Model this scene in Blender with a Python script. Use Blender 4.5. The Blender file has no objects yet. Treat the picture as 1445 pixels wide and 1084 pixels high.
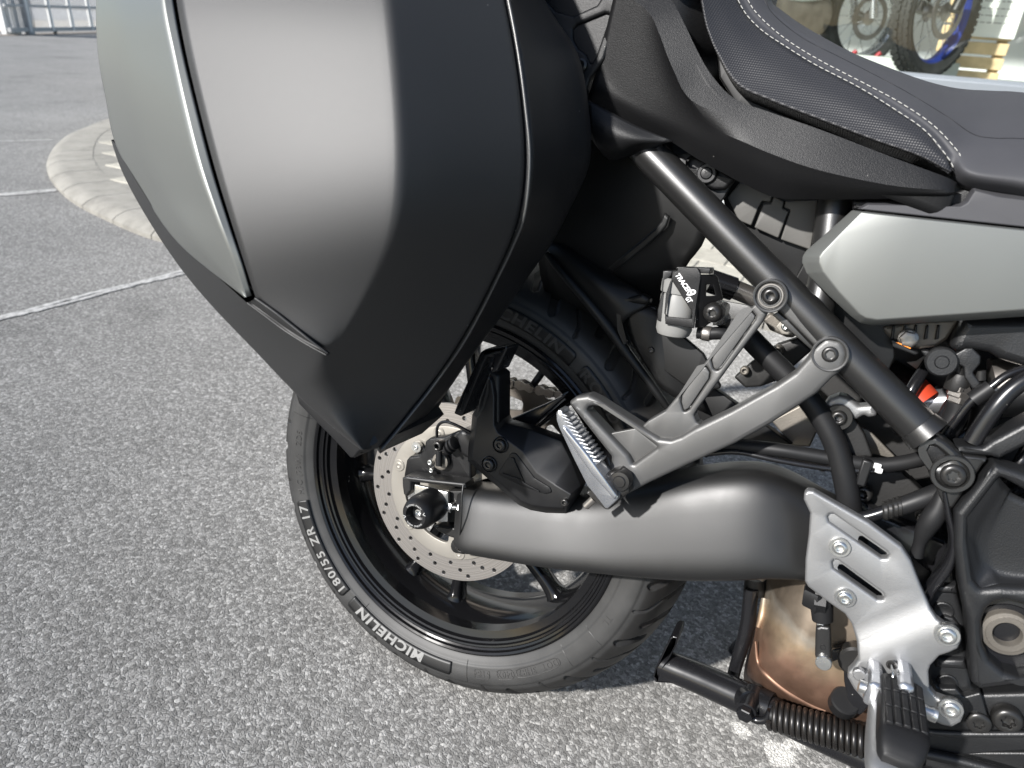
import bpy, bmesh, math, random
import numpy as np
from mathutils import Vector, Matrix
random.seed(4); rng = np.random.default_rng(7)
SC = bpy.context.scene
COL = SC.collection

# ------------------------------------------------------------------ camera
CAMP = np.array([0.38735, -0.6792, 0.8909]); YAW, PITCH, ROLL, LEAN = -0.43424, 0.47611, 0.07449, 0.22071
Z0 = 0.003; FPX = 1003.0; IW, IH = 1445.0, 1084.0
cy_, sy_, cp_, sp_ = math.cos(YAW), math.sin(YAW), math.cos(PITCH), math.sin(PITCH)
_f = np.array([sy_*cp_, cy_*cp_, -sp_]); _r = np.array([cy_, -sy_, 0.0]); _u = np.cross(_r, _f)
_r, _u = _r*math.cos(ROLL)+_u*math.sin(ROLL), -_r*math.sin(ROLL)+_u*math.cos(ROLL)
cam = bpy.data.cameras.new('camera'); camo = bpy.data.objects.new('camera', cam); COL.objects.link(camo)
camo.matrix_world = Matrix(((_r[0], _u[0], -_f[0], CAMP[0]), (_r[1], _u[1], -_f[1], CAMP[1]),
                            (_r[2], _u[2], -_f[2], CAMP[2]+Z0), (0, 0, 0, 1)))
cam.sensor_width = 36.0; cam.lens = FPX/IW*36.0; cam.clip_start = 0.02; cam.clip_end = 400
cam.dof.use_dof = True; cam.dof.focus_distance = 0.80; cam.dof.aperture_fstop = 7.5
SC.camera = camo

# ------------------------------------------------------------------ sky, sun, exposure
SUN = Vector((-0.37, -0.755, 0.545)).normalized()
w = bpy.data.worlds.new('World'); SC.world = w; w.use_nodes = True
nt = w.node_tree; bg = nt.nodes['Background']
sky = nt.nodes.new('ShaderNodeTexSky'); sky.sky_type = 'NISHITA'; sky.sun_disc = False
sky.sun_elevation = math.asin(SUN.z); sky.sun_rotation = math.atan2(SUN.x, SUN.y)
sky.air_density = 1.0; sky.dust_density = 0.8; sky.ozone_density = 1.0
nt.links.new(sky.outputs[0], bg.inputs[0]); bg.inputs[1].default_value = 0.088
sl = bpy.data.lights.new('sun', 'SUN'); sl.energy = 4.5; sl.angle = math.radians(1.6); sl.color = (1.0, 0.975, 0.945)
so = bpy.data.objects.new('sun', sl); COL.objects.link(so); so.rotation_euler = SUN.to_track_quat('Z', 'Y').to_euler(); so.location = SUN*20
SC.view_settings.view_transform = 'Standard'; SC.view_settings.look = 'None'; SC.view_settings.gamma = 1.0
SC.view_settings.exposure = 0.97
SC.cycles.use_denoising = True
SC.cycles.max_bounces = 8

# ------------------------------------------------------------------ coordinates
_c, _s = math.cos(LEAN), math.sin(LEAN)
def ray(px, py):
    return _f + _r*((px-IW/2)/FPX) + _u*((IH/2-py)/FPX)
def w2b(P): return np.array([P[0], P[1]*_c-P[2]*_s, P[1]*_s+P[2]*_c])
CB = w2b(CAMP)
def U(px, py, d):
    """photo pixel -> point of the motorcycle's own frame, d metres right of its centre plane"""
    v = w2b(ray(px, py)); t = (-d-CB[1])/v[1]
    return Vector(CB+v*t)
def G(px, py, z=0.0):
    """photo pixel -> world point at height z"""
    v = ray(px, py); t = (z-CAMP[2])/v[2]
    return Vector(CAMP+t*v)
def GY(px, py, y):
    """photo pixel -> world point on the upright plane y"""
    v = ray(px, py); t = (y-CAMP[1])/v[1]
    return Vector(CAMP+t*v)
def T(ox, oy, s, pts):
    """points read off an enlarged crop -> photo pixels (third value kept)"""
    return [(ox+p[0]/s, oy+p[1]/s)+tuple(p[2:]) for p in pts]
A6, A4, A9 = 1445/240, 1445/320, 1445/160

# ------------------------------------------------------------------ objects
def link(name, data, parent=None, mat=None):
    o = bpy.data.objects.new(name, data); COL.objects.link(o)
    if parent: o.parent = parent
    if mat is not None and data is not None: data.materials.append(mat)
    return o
def tag(o, label=None, cat=None, group=None, kind=None):
    if label: o['label'] = label
    if cat: o['category'] = cat
    if group: o['group'] = group
    if kind: o['kind'] = kind
    return o
def empty(name, loc=(0, 0, 0), rot=(0, 0, 0), parent=None):
    o = link(name, None, parent); o.location = loc; o.rotation_euler = rot; o.empty_display_size = 0.05; return o
def mobj(name, verts, faces, mat, parent=None, smooth=True, angle=35, sub=0, creases=None, fixn=True):
    me = bpy.data.meshes.new(name); me.from_pydata([tuple(v) for v in verts], [], faces); me.validate()
    if fixn:
        bm = bmesh.new(); bm.from_mesh(me); bmesh.ops.recalc_face_normals(bm, faces=bm.faces); bm.to_mesh(me); bm.free()
    if smooth:
        me.shade_smooth()
        if angle: me.set_sharp_from_angle(angle=math.radians(angle))
    o = link(name, me, parent, mat)
    if creases:
        at = me.attributes.new('crease_edge', 'FLOAT', 'EDGE')
        for e in me.edges:
            k = (min(e.vertices), max(e.vertices))
            if k in creases: at.data[e.index].value = creases[k]
    if sub:
        m = o.modifiers.new('sub', 'SUBSURF'); m.levels = sub; m.render_levels = sub
    return o
def box(name, lo, hi, mat, parent=None, bev=0.0):
    x0, y0, z0 = lo; x1, y1, z1 = hi
    v = [(x0, y0, z0), (x1, y0, z0), (x1, y1, z0), (x0, y1, z0), (x0, y0, z1), (x1, y0, z1), (x1, y1, z1), (x0, y1, z1)]
    f = [(0, 3, 2, 1), (4, 5, 6, 7), (0, 1, 5, 4), (1, 2, 6, 5), (2, 3, 7, 6), (3, 0, 4, 7)]
    o = mobj(name, v, f, mat, parent, smooth=False)
    if bev:
        m = o.modifiers.new('bev', 'BEVEL'); m.width = bev; m.segments = 2; o.data.shade_smooth(); o.data.set_sharp_from_angle(angle=math.radians(50))
    return o

# ------------------------------------------------------------------ outlines
def rpoly(pts, r=0.0, n=5):
    """polygon with rounded corners; a point may carry its own radius as third value"""
    out = []; N = len(pts)
    for i in range(N):
        p = Vector(pts[i][:2]); a = Vector(pts[i-1][:2]); b = Vector(pts[(i+1) % N][:2])
        rr = pts[i][2] if len(pts[i]) > 2 else r
        da, db = a-p, b-p; la, lb = da.length, db.length
        if rr <= 0 or la < 1e-9 or lb < 1e-9: out.append(tuple(p)); continue
        da /= la; db /= lb
        cs = max(-1, min(1, da.dot(db))); ang = math.acos(cs)
        if ang > math.pi-0.05: out.append(tuple(p)); continue
        t = min(rr/math.tan(ang/2), la*0.48, lb*0.48)
        for k in range(n+1):
            u = k/n; q = (p+da*t)*(1-u)**2+p*2*u*(1-u)+(p+db*t)*u*u
            out.append(tuple(q))
    return out
def cr(pts, n=6, closed=False):
    """Catmull-Rom through points of any dimension"""
    P = [np.array(p, float) for p in pts]; N = len(P); out = []
    for i in range(N if closed else N-1):
        p1, p2 = P[i], P[(i+1) % N]
        p0 = P[i-1] if (i > 0 or closed) else 2*p1-p2
        p3 = P[(i+2) % N] if (i+2 < N or closed) else 2*p2-p1
        for k in range(n):
            t = k/n
            out.append(0.5*((2*p1)+(p2-p0)*t+(2*p0-5*p1+4*p2-p3)*t*t+(3*p1-p0-3*p2+p3)*t**3))
    if not closed: out.append(P[-1])
    return out
def area2(q): return 0.5*sum(q[i-1][0]*q[i][1]-q[i][0]*q[i-1][1] for i in range(len(q)))
def offset(q, o):
    """inward offset of a counter-clockwise outline"""
    N = len(q); out = []
    for i in range(N):
        a, p, b = Vector(q[i-1]), Vector(q[i]), Vector(q[(i+1) % N])
        d1, d2 = (p-a), (b-p)
        if d1.length < 1e-9 or d2.length < 1e-9: out.append(tuple(p)); continue
        d1.normalize(); d2.normalize(); n1 = Vector((-d1.y, d1.x)); n2 = Vector((-d2.y, d2.x)); m = n1+n2
        if m.length < 1e-6: out.append(tuple(p)); continue
        m.normalize(); out.append(tuple(p+m*(o/max(0.45, m.dot(n1)))))
    return out
def prism(name, loops, to3, th, mat, parent=None, bev=0.002, seg=3, angle=40, cuts=(), dfun=None):
    """closed plate. loops: outline then holes, in plane metres; to3(a, b, depth) -> point, depth grows away from the face"""
    bm = bmesh.new(); front = []
    bev = min(bev, th*0.49)
    for li, q in enumerate(loops):
        q = [q[i] for i in range(len(q)) if (Vector(q[i])-Vector(q[i-1])).length > 1e-6]
        if (area2(q) < 0) != (li > 0): q = q[::-1]
        rings = []
        steps = [(bev*(1-math.sin(k/seg*math.pi/2)), bev*(1-math.cos(k/seg*math.pi/2))) for k in range(seg, -1, -1)] if bev > 0 else [(0, 0)]
        # k=seg: offset 0 at depth bev ; k=0: offset bev at depth 0
        for o, dd in steps:
            rings.append([bm.verts.new(to3(a, b, dd)) for a, b in (offset(q, o) if o else q)])
        back = [bm.verts.new(to3(a, b, th)) for a, b in q]
        allr = [back]+rings
        for r0, r1 in zip(allr, allr[1:]):
            for i in range(len(q)):
                j = (i+1) % len(q); bm.faces.new((r0[i], r0[j], r1[j], r1[i]))
        front.append((rings[-1], back))
    for which in (0, 1):
        es = []
        for fr in front:
            lp = fr[which]
            for i in range(len(lp)):
                e = bm.edges.get((lp[i-1], lp[i])) or bm.edges.new((lp[i-1], lp[i])); es.append(e)
        bmesh.ops.triangle_fill(bm, use_beauty=True, edges=es)
    for (ca, cb, na, nb) in cuts:
        bmesh.ops.bisect_plane(bm, geom=bm.verts[:]+bm.edges[:]+bm.faces[:], plane_co=(ca, 0, cb), plane_no=(na, 0, nb))
    if dfun:
        for v in bm.verts: v.co.y -= dfun(v.co.x, v.co.z)
    bmesh.ops.recalc_face_normals(bm, faces=bm.faces)
    me = bpy.data.meshes.new(name); bm.to_mesh(me); bm.free()
    me.shade_smooth(); me.set_sharp_from_angle(angle=math.radians(angle))
    return link(name, me, parent, mat)
def facet(name, outer, inner, d0, d1, mat, parent, k=1, r=0, thick=0.0, angle=25, seg=3, bev=0.0):
    """panel with chamfered flanks: outer outline (pixels) at d0, inner outline at d1 (same point count); each point may carry its own d as third value"""
    def pt(p, d): return U(p[0], p[1], p[2] if len(p) > 2 else d)
    O = [pt(p, d0) for p in outer]; I = [pt(p, d1) for p in inner]; N = len(O)
    back = [p+Vector((0, 0.02, 0)) for p in O]
    V = back+O+I; F = []
    for a0 in (0, N):
        for i in range(N): F.append((a0+i, a0+(i+1) % N, a0+N+(i+1) % N, a0+N+i))
    bm = bmesh.new(); vs = [bm.verts.new(v) for v in V]
    for q in F: bm.faces.new([vs[i] for i in q])
    for a0 in (0, 2*N):
        es = [bm.edges.get((vs[a0+i], vs[a0+(i+1) % N])) for i in range(N)]; bmesh.ops.triangle_fill(bm, use_beauty=True, edges=es)
    bmesh.ops.recalc_face_normals(bm, faces=bm.faces)
    me = bpy.data.meshes.new(name); bm.to_mesh(me); bm.free(); me.shade_smooth(); me.set_sharp_from_angle(angle=math.radians(angle))
    o = link(name, me, parent, mat)
    if bev:
        md = o.modifiers.new('bev', 'BEVEL'); md.width = bev; md.segments = seg; md.limit_method = 'ANGLE'; md.angle_limit = math.radians(14); me.set_sharp_from_angle(angle=math.radians(75))
    return o
def plate(name, pts, d, th, mat, parent, holes=(), bev=0.002, r=0.0, tilt=None, seg=3, cuts=(), dfun=None):
    """outline in photo pixels, standing d metres right of the centre plane. tilt=(ddx, ddz, x0, z0)"""
    def tol(pp): return [(U(a, b, d).x, U(a, b, d).z) for a, b in rpoly(pp, r)]
    def to3(a, b, dd):
        e = (tilt[0]*(a-tilt[2])+tilt[1]*(b-tilt[3])) if tilt else 0.0
        return (a, -(d+e-dd), b)
    return prism(name, [tol(pts)]+[tol(h) for h in holes], to3, th, mat, parent, bev, seg, 40, cuts, dfun)

def frame_of(t):
    t = Vector(t).normalized(); a = Vector((0, 0, 1)) if abs(t.z) < 0.9 else Vector((1, 0, 0))
    u = t.cross(a).normalized(); return u, t.cross(u).normalized()
def tube(name, pts, rad, mat, parent=None, n=16, k=6, sub=True, hollow=False):
    P = [Vector(p) for p in pts]
    R = list(rad) if isinstance(rad, (list, tuple)) else [rad]*len(P)
    if sub and len(P) > 2:
        q = cr([(*p, r) for p, r in zip(P, R)], k); P = [Vector(x[:3]) for x in q]; R = [float(x[3]) for x in q]
    V, F = [], []; u = None
    for i, p in enumerate(P):
        t = (P[min(i+1, len(P)-1)]-P[max(i-1, 0)]).normalized()
        if u is None: u, v = frame_of(t)
        else:
            u = (u-t*u.dot(t)).normalized(); v = t.cross(u)
        for j in range(n):
            a = 2*math.pi*j/n; V.append(p+(u*math.cos(a)+v*math.sin(a))*R[i])
    for i in range(len(P)-1):
        for j in range(n):
            F.append((i*n+j, i*n+(j+1) % n, (i+1)*n+(j+1) % n, (i+1)*n+j))
    F.append(tuple(range(n))); F.append(tuple((len(P)-1)*n+j for j in range(n)))
    return mobj(name, V, F, mat, parent, angle=45)
def lathe(name, c, axis, prof, mat, parent=None, seg=40, hexr=None, angle=35, closed=False):
    """prof: (radius, height along axis); entries with a third value 6 are six-sided"""
    c = Vector(c); ax = Vector(axis).normalized(); u, v = frame_of(ax); V, F = [], []
    n = len(prof)
    for p in prof:
        for j in range(seg):
            a = 2*math.pi*j/seg; r = p[0]
            if len(p) > 2 and p[2] == 6: r *= math.cos(math.pi/6)/math.cos((a % (math.pi/3))-math.pi/6)
            if len(p) > 2 and p[2] == 7: r *= 0.86+0.14*math.cos(6*a)
            V.append(c+ax*p[1]+(u*math.cos(a)+v*math.sin(a))*max(r, 1e-5))
    for i in range(n-1 if not closed else n):
        i2 = (i+1) % n
        for j in range(seg):
            F.append((i*seg+j, i*seg+(j+1) % seg, i2*seg+(j+1) % seg, i2*seg+j))
    if not closed:
        F.append(tuple(range(seg))); F.append(tuple((n-1)*seg+j for j in range(seg)))
    return mobj(name, V, F, mat, parent, angle=angle)
OUT = (0, -1, 0)
def bolt(c, R, mat, parent, axis=OUT, kind=6, h=0.006, washer=None, name='bolt'):
    """button-head bolt with a six-sided or star socket"""
    p = []
    if washer: p += [(washer, -0.004), (washer, 0.0008), (washer*0.96, 0.0015), (R*1.05, 0.0015)]
    p += [(R, -0.004 if not washer else 0.0015), (R, h*0.45), (R*0.93, h*0.75), (R*0.78, h*0.95), (R*0.62, h), (R*0.56, h), (R*0.5, h*0.95, kind), (R*0.47, h*0.15, kind), (R*0.12, h*0.05)]
    return lathe(name, c, axis, p, mat, parent, seg=36)
def grid(name, rows, mat, parent, k=4, kc=None, creases_c=(), angle=None, thick=0.0, ref=1.0):
    """smooth surface through rows of points (Catmull-Rom both ways; creases_c = column indices kept sharp)"""
    kc = k if kc is None else kc
    R = [[np.array(p, float) for p in row] for row in rows]
    cuts = [0]+sorted(creases_c)+[len(R[0])-1]
    A = []
    for row in R:
        line = []
        for a, b in zip(cuts, cuts[1:]):
            seg = cr(row[a:b+1], kc) if b > a+1 else [row[a]*(1-t/kc)+row[b]*t/kc for t in range(kc+1)]
            line += seg if not line else seg[1:]
        A.append(line)
    A = np.array(A); B = []
    for j in range(A.shape[1]): B.append(cr(list(A[:, j]), k) if len(A) > 2 else [A[0, j]*(1-t/k)+A[1, j]*t/k for t in range(k+1)])
    B = np.array(B).transpose(1, 0, 2); n, m = B.shape[:2]
    V = B.reshape(-1, 3); F = [(i*m+j, i*m+j+1, (i+1)*m+j+1, (i+1)*m+j) for i in range(n-1) for j in range(m-1)]
    a0, b0, c0 = Vector(B[n//2, m//2]), Vector(B[n//2, min(m-1, m//2+1)]), Vector(B[min(n-1, n//2+1), m//2])
    tot = 0.0
    for i in range(0, n-1, max(1, (n-1)//6)):
        for j in range(0, max(1, int((m-1)*ref)), max(1, (m-1)//12)):
            p0 = Vector(B[i, j]); nn = (Vector(B[i, j+1])-p0).cross(Vector(B[i+1, j])-p0); tot += nn.dot(Vector(CB)-p0)
    if tot < 0: F = [q[::-1] for q in F]
    o = mobj(name, V, F, mat, parent, angle=angle, fixn=False)
    if thick:
        md = o.modifiers.new('thick', 'SOLIDIFY'); md.thickness = thick; md.offset = -1
    return o
def rows_px(rows): return [[U(*p) for p in row] for row in rows]
def superring(c, a, b, n=28, e=2.6):
    """super-ellipse ring: c centre, a and b half axes (vectors)"""
    out = []
    for j in range(n):
        t = 2*math.pi*j/n; cs, sn = math.cos(t), math.sin(t)
        out.append(c+a*(math.copysign(abs(cs)**(2/e), cs))+b*(math.copysign(abs(sn)**(2/e), sn)))
    return out
def loft(name, rings, mat, parent, k=4, angle=50, caps=True):
    if k > 1 and len(rings) > 2:
        A = [[tuple(p) for p in r] for r in rings]
        cols = [cr([r[j] for r in A], k) for j in range(len(A[0]))]
        rings = [[Vector(cols[j][i]) for j in range(len(cols))] for i in range(len(cols[0]))]
    n = len(rings[0]); V = [p for r in rings for p in r]
    F = [(i*n+j, i*n+(j+1) % n, (i+1)*n+(j+1) % n, (i+1)*n+j) for i in range(len(rings)-1) for j in range(n)]
    if caps: F += [tuple(range(n)), tuple((len(rings)-1)*n+j for j in range(n))]
    return mobj(name, V, F, mat, parent, angle=angle)
def bar(name, st, mat, parent, e=2.6, n=28, k=4, angle=50, tilt=0.0):
    """beam lofted through stations (top px, top py, bottom px, bottom py, d, half width)"""
    rings = []
    for (tx, ty, bx, by, d, hw) in st:
        a, b = U(tx, ty, d-tilt*.6), U(bx, by, d+tilt*.4)
        rings.append(superring((a+b)/2, (a-b)/2, Vector((0, -hw, 0)), n, e))
    return loft(name, rings, mat, parent, k, angle)
def copy_tree(o, parent=None):
    c = o.copy(); COL.objects.link(c); c.parent = parent
    for ch in list(o.children): copy_tree(ch, c)
    return c
def text_mesh(name, s, fn, mat, parent, size=1.0, ext=0.02, space=1.0, bold=0.0, shear=0.0, width=None):
    """lettering as raised geometry; fn(u, v, h) -> point, u along the line (letter height about 0.7*size)"""
    cu = bpy.data.curves.new(name, 'FONT'); cu.body = s; cu.size = size; cu.extrude = ext; cu.space_character = space
    cu.offset = bold; cu.resolution_u = 3; cu.align_x = 'CENTER'; cu.shear = shear
    t = bpy.data.objects.new(name, cu); COL.objects.link(t)
    me = bpy.data.meshes.new_from_object(t.evaluated_get(bpy.context.evaluated_depsgraph_get()))
    bpy.data.objects.remove(t); bpy.data.curves.remove(cu)
    me.name = name
    if width:
        xs = [v.co.x for v in me.vertices]; mid = (max(xs)+min(xs))/2; kx = width/(max(xs)-min(xs))
        for v in me.vertices: v.co.x = (v.co.x-mid)*kx
    for v in me.vertices: v.co = fn(v.co.x, v.co.y, v.co.z)
    me.materials.clear()
    return link(name, me, parent, mat)

# ------------------------------------------------------------------ materials
def newmat(name):
    m = bpy.data.materials.new(name); m.use_nodes = True
    return m, m.node_tree, m.node_tree.nodes['Principled BSDF']
def nd(t, kind, **kw):
    n = t.nodes.new('ShaderNode'+kind)
    for k, v in kw.items():
        if k in n.inputs.keys() if hasattr(n.inputs, 'keys') else False: n.inputs[k].default_value = v
        else: setattr(n, k, v)
    return n
def ramp(t, src, stops, interp='LINEAR'):
    n = t.nodes.new('ShaderNodeValToRGB'); n.color_ramp.interpolation = interp
    e = n.color_ramp.elements
    while len(e) < len(stops): e.new(0.5)
    for x, (p, c) in zip(e, stops):
        x.position = p; x.color = (c, c, c, 1) if isinstance(c, (int, float)) else (*c, 1)
    t.links.new(src, n.inputs[0]); return n
def mat(name, col, rough=0.5, metal=0.0, spec=0.5, grain=0.0, gscale=900, gdist=0.0006, var=0.0, dust=0.0, rvar=0.0, coat=0.0, coat_r=0.1, aniso=None):
    """painted, moulded or cast surface: colour, fine grain relief, patchy wear and dust"""
    m, t, b = newmat(name); L = t.links
    b.inputs['Base Color'].default_value = (*col, 1); b.inputs['Roughness'].default_value = rough
    b.inputs['Metallic'].default_value = metal; b.inputs['Specular IOR Level'].default_value = spec
    if coat: b.inputs['Coat Weight'].default_value = coat; b.inputs['Coat Roughness'].default_value = coat_r
    tc = nd(t, 'TexCoord'); colsrc = None
    if var:
        n1 = nd(t, 'TexNoise'); n1.inputs['Scale'].default_value = 14; n1.inputs['Detail'].default_value = 6; L.new(tc.outputs['Object'], n1.inputs['Vector'])
        r = ramp(t, n1.outputs['Fac'], [(0.3, tuple(max(0, c*(1-var)) for c in col)), (0.7, tuple(c*(1+var) for c in col))])
        colsrc = r.outputs[0]
    if dust:
        v = nd(t, 'TexVoronoi'); v.inputs['Scale'].default_value = 130; L.new(tc.outputs['Object'], v.inputs['Vector'])
        sp = nd(t, 'SeparateColor'); L.new(v.outputs['Color'], sp.inputs[0])
        m1 = nd(t, 'Math', operation='GREATER_THAN'); L.new(sp.outputs[0], m1.inputs[0]); m1.inputs[1].default_value = 1-0.05*dust
        m2 = nd(t, 'Math', operation='LESS_THAN'); L.new(v.outputs['Distance'], m2.inputs[0]); m2.inputs[1].default_value = 0.07
        m3 = nd(t, 'Math', operation='MULTIPLY'); L.new(m1.outputs[0], m3.inputs[0]); L.new(m2.outputs[0], m3.inputs[1])
        mx = nd(t, 'Mix', data_type='RGBA'); L.new(m3.outputs[0], mx.inputs['Factor'])
        if colsrc: L.new(colsrc, mx.inputs['A'])
        else: mx.inputs['A'].default_value = (*col, 1)
        mx.inputs['B'].default_value = (0.20, 0.195, 0.18, 1); colsrc = mx.outputs['Result']
    if colsrc: L.new(colsrc, b.inputs['Base Color'])
    if rvar:
        n3 = nd(t, 'TexNoise'); n3.inputs['Scale'].default_value = 30; n3.inputs['Detail'].default_value = 5; L.new(tc.outputs['Object'], n3.inputs['Vector'])
        r = ramp(t, n3.outputs['Fac'], [(0.3, max(0.02, rough-rvar)), (0.7, min(1, rough+rvar))]); L.new(r.outputs[0], b.inputs['Roughness'])
    if grain:
        n2 = nd(t, 'TexNoise'); n2.inputs['Scale'].default_value = gscale; n2.inputs['Detail'].default_value = 2; L.new(tc.outputs['Object'], n2.inputs['Vector'])
        bp = nd(t, 'Bump'); bp.inputs['Strength'].default_value = grain; bp.inputs['Distance'].default_value = gdist
        L.new(n2.outputs['Fac'], bp.inputs['Height']); L.new(bp.outputs[0], b.inputs['Normal'])
    return m

M = {}
M['case_black'] = mat('case matte black', (0.007, 0.007, 0.0075), 0.45, 0.0, 0.42, grain=0.10, gscale=1500, gdist=0.0003, dust=0.55)
M['case_dark'] = mat('case dark metallic', (0.018, 0.018, 0.0181), 0.51, 0.0, 0.52, grain=0.32, gscale=1900, gdist=0.0003, dust=0.3)
M['grey_paint'] = mat('matte grey paint', (0.155, 0.160, 0.152), 0.40, 0.55, 0.5, grain=0.03, gscale=2200, gdist=0.0002)
M['plastic'] = mat('grained black plastic', (0.0055, 0.0055, 0.0059), 0.45, 0, 0.30, grain=0.45, gscale=1350, gdist=0.0005, dust=0.15)
M['gap_shade'] = mat('painted gap shade', (0.004, 0.004, 0.004), 0.95, 0, 0.05)  # near-black stand-in for the shade inside the seat gap
M['plastic_smooth'] = mat('smooth black plastic', (0.007, 0.007, 0.0075), 0.42, 0, 0.4, grain=0.05, gscale=600, dust=0.4, rvar=0.06)
M['fender'] = mat('satin fender plastic', (0.006, 0.006, 0.006), 0.42, 0, 0.3, rvar=0.05, dust=0.3)
M['frame'] = mat('satin black frame paint', (0.011, 0.0108, 0.0105), 0.35, 0.0, 0.75, grain=0.12, gscale=900, gdist=0.0004, dust=0.2)
M['swingarm'] = mat('satin black swingarm paint', (0.009, 0.0089, 0.0088), 0.42, 0.0, 0.50, grain=0.25, gscale=1500, gdist=0.0003, rvar=.03)
M['bracket'] = mat('cast grey bracket', (0.080, 0.079, 0.077), 0.43, 0.4, 0.8, grain=0.25, gscale=1300, gdist=0.0004)
M['alloy'] = mat('silver cast alloy', (0.275, 0.275, 0.275), 0.45, 0.75, 0.5, grain=0.3, gscale=1300, gdist=0.0005, rvar=0.04)
M['polished'] = mat('bright polished alloy', (0.55, 0.56, 0.58), 0.26, 0.9, 0.5, rvar=0.08, var=0.05)
M['zinc'] = mat('zinc bolt', (0.62, 0.62, 0.60), 0.28, 0.95, 0.5, rvar=0.08)
M['black_bolt'] = mat('black oxide bolt', (0.035, 0.034, 0.033), 0.32, 0.6, 0.6, rvar=0.06)
M['rim'] = mat('gloss black rim', (0.005, 0.005, 0.0055), 0.13, 0, 0.38, rvar=0.04, dust=0.3)
M['gloss'] = mat('gloss black paint', (0.008, 0.008, 0.009), 0.24, 0, 0.5, dust=0.4, rvar=0.06)
M['rubber'] = mat('hose rubber', (0.010, 0.010, 0.0105), 0.5, 0, 0.28, rvar=0.08)
M['dark'] = mat('dark casting', (0.018, 0.0175, 0.017), 0.5, 0.2, 0.4, grain=0.2, gscale=500, var=0.3)  # dark metal shared by small castings and inner plates
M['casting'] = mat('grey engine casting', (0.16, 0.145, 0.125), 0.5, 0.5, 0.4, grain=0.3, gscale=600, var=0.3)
M['engine'] = mat('engine cover paint', (0.011, 0.0113, 0.012), 0.42, 0.1, 0.5, grain=0.35, gscale=750, gdist=0.0006, dust=0.3)
M['steel'] = mat('dull steel', (0.30, 0.28, 0.26), 0.36, 0.9, 0.5, var=0.2, rvar=0.08)
M['red'] = mat('red collar', (0.42, 0.045, 0.018), 0.45)
M['orange'] = mat('orange print', (0.8, 0.25, 0.03), 0.5)
M['white_plastic'] = mat('milky reservoir plastic', (0.20, 0.198, 0.19), 0.45, 0, 0.4, var=0.10)
M['white_print'] = mat('white print', (0.75, 0.75, 0.74), 0.5)
M['grey_print'] = mat('raised grey lettering', (0.20, 0.197, 0.19), 0.65)
M['carrier'] = mat('cream disc carrier', (0.255, 0.238, 0.21), 0.46, 0.4, 0.5, grain=0.1, gscale=1200, var=0.08)
M['thread'] = mat('pale stitching thread', (0.34, 0.335, 0.31), 0.7)
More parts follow.
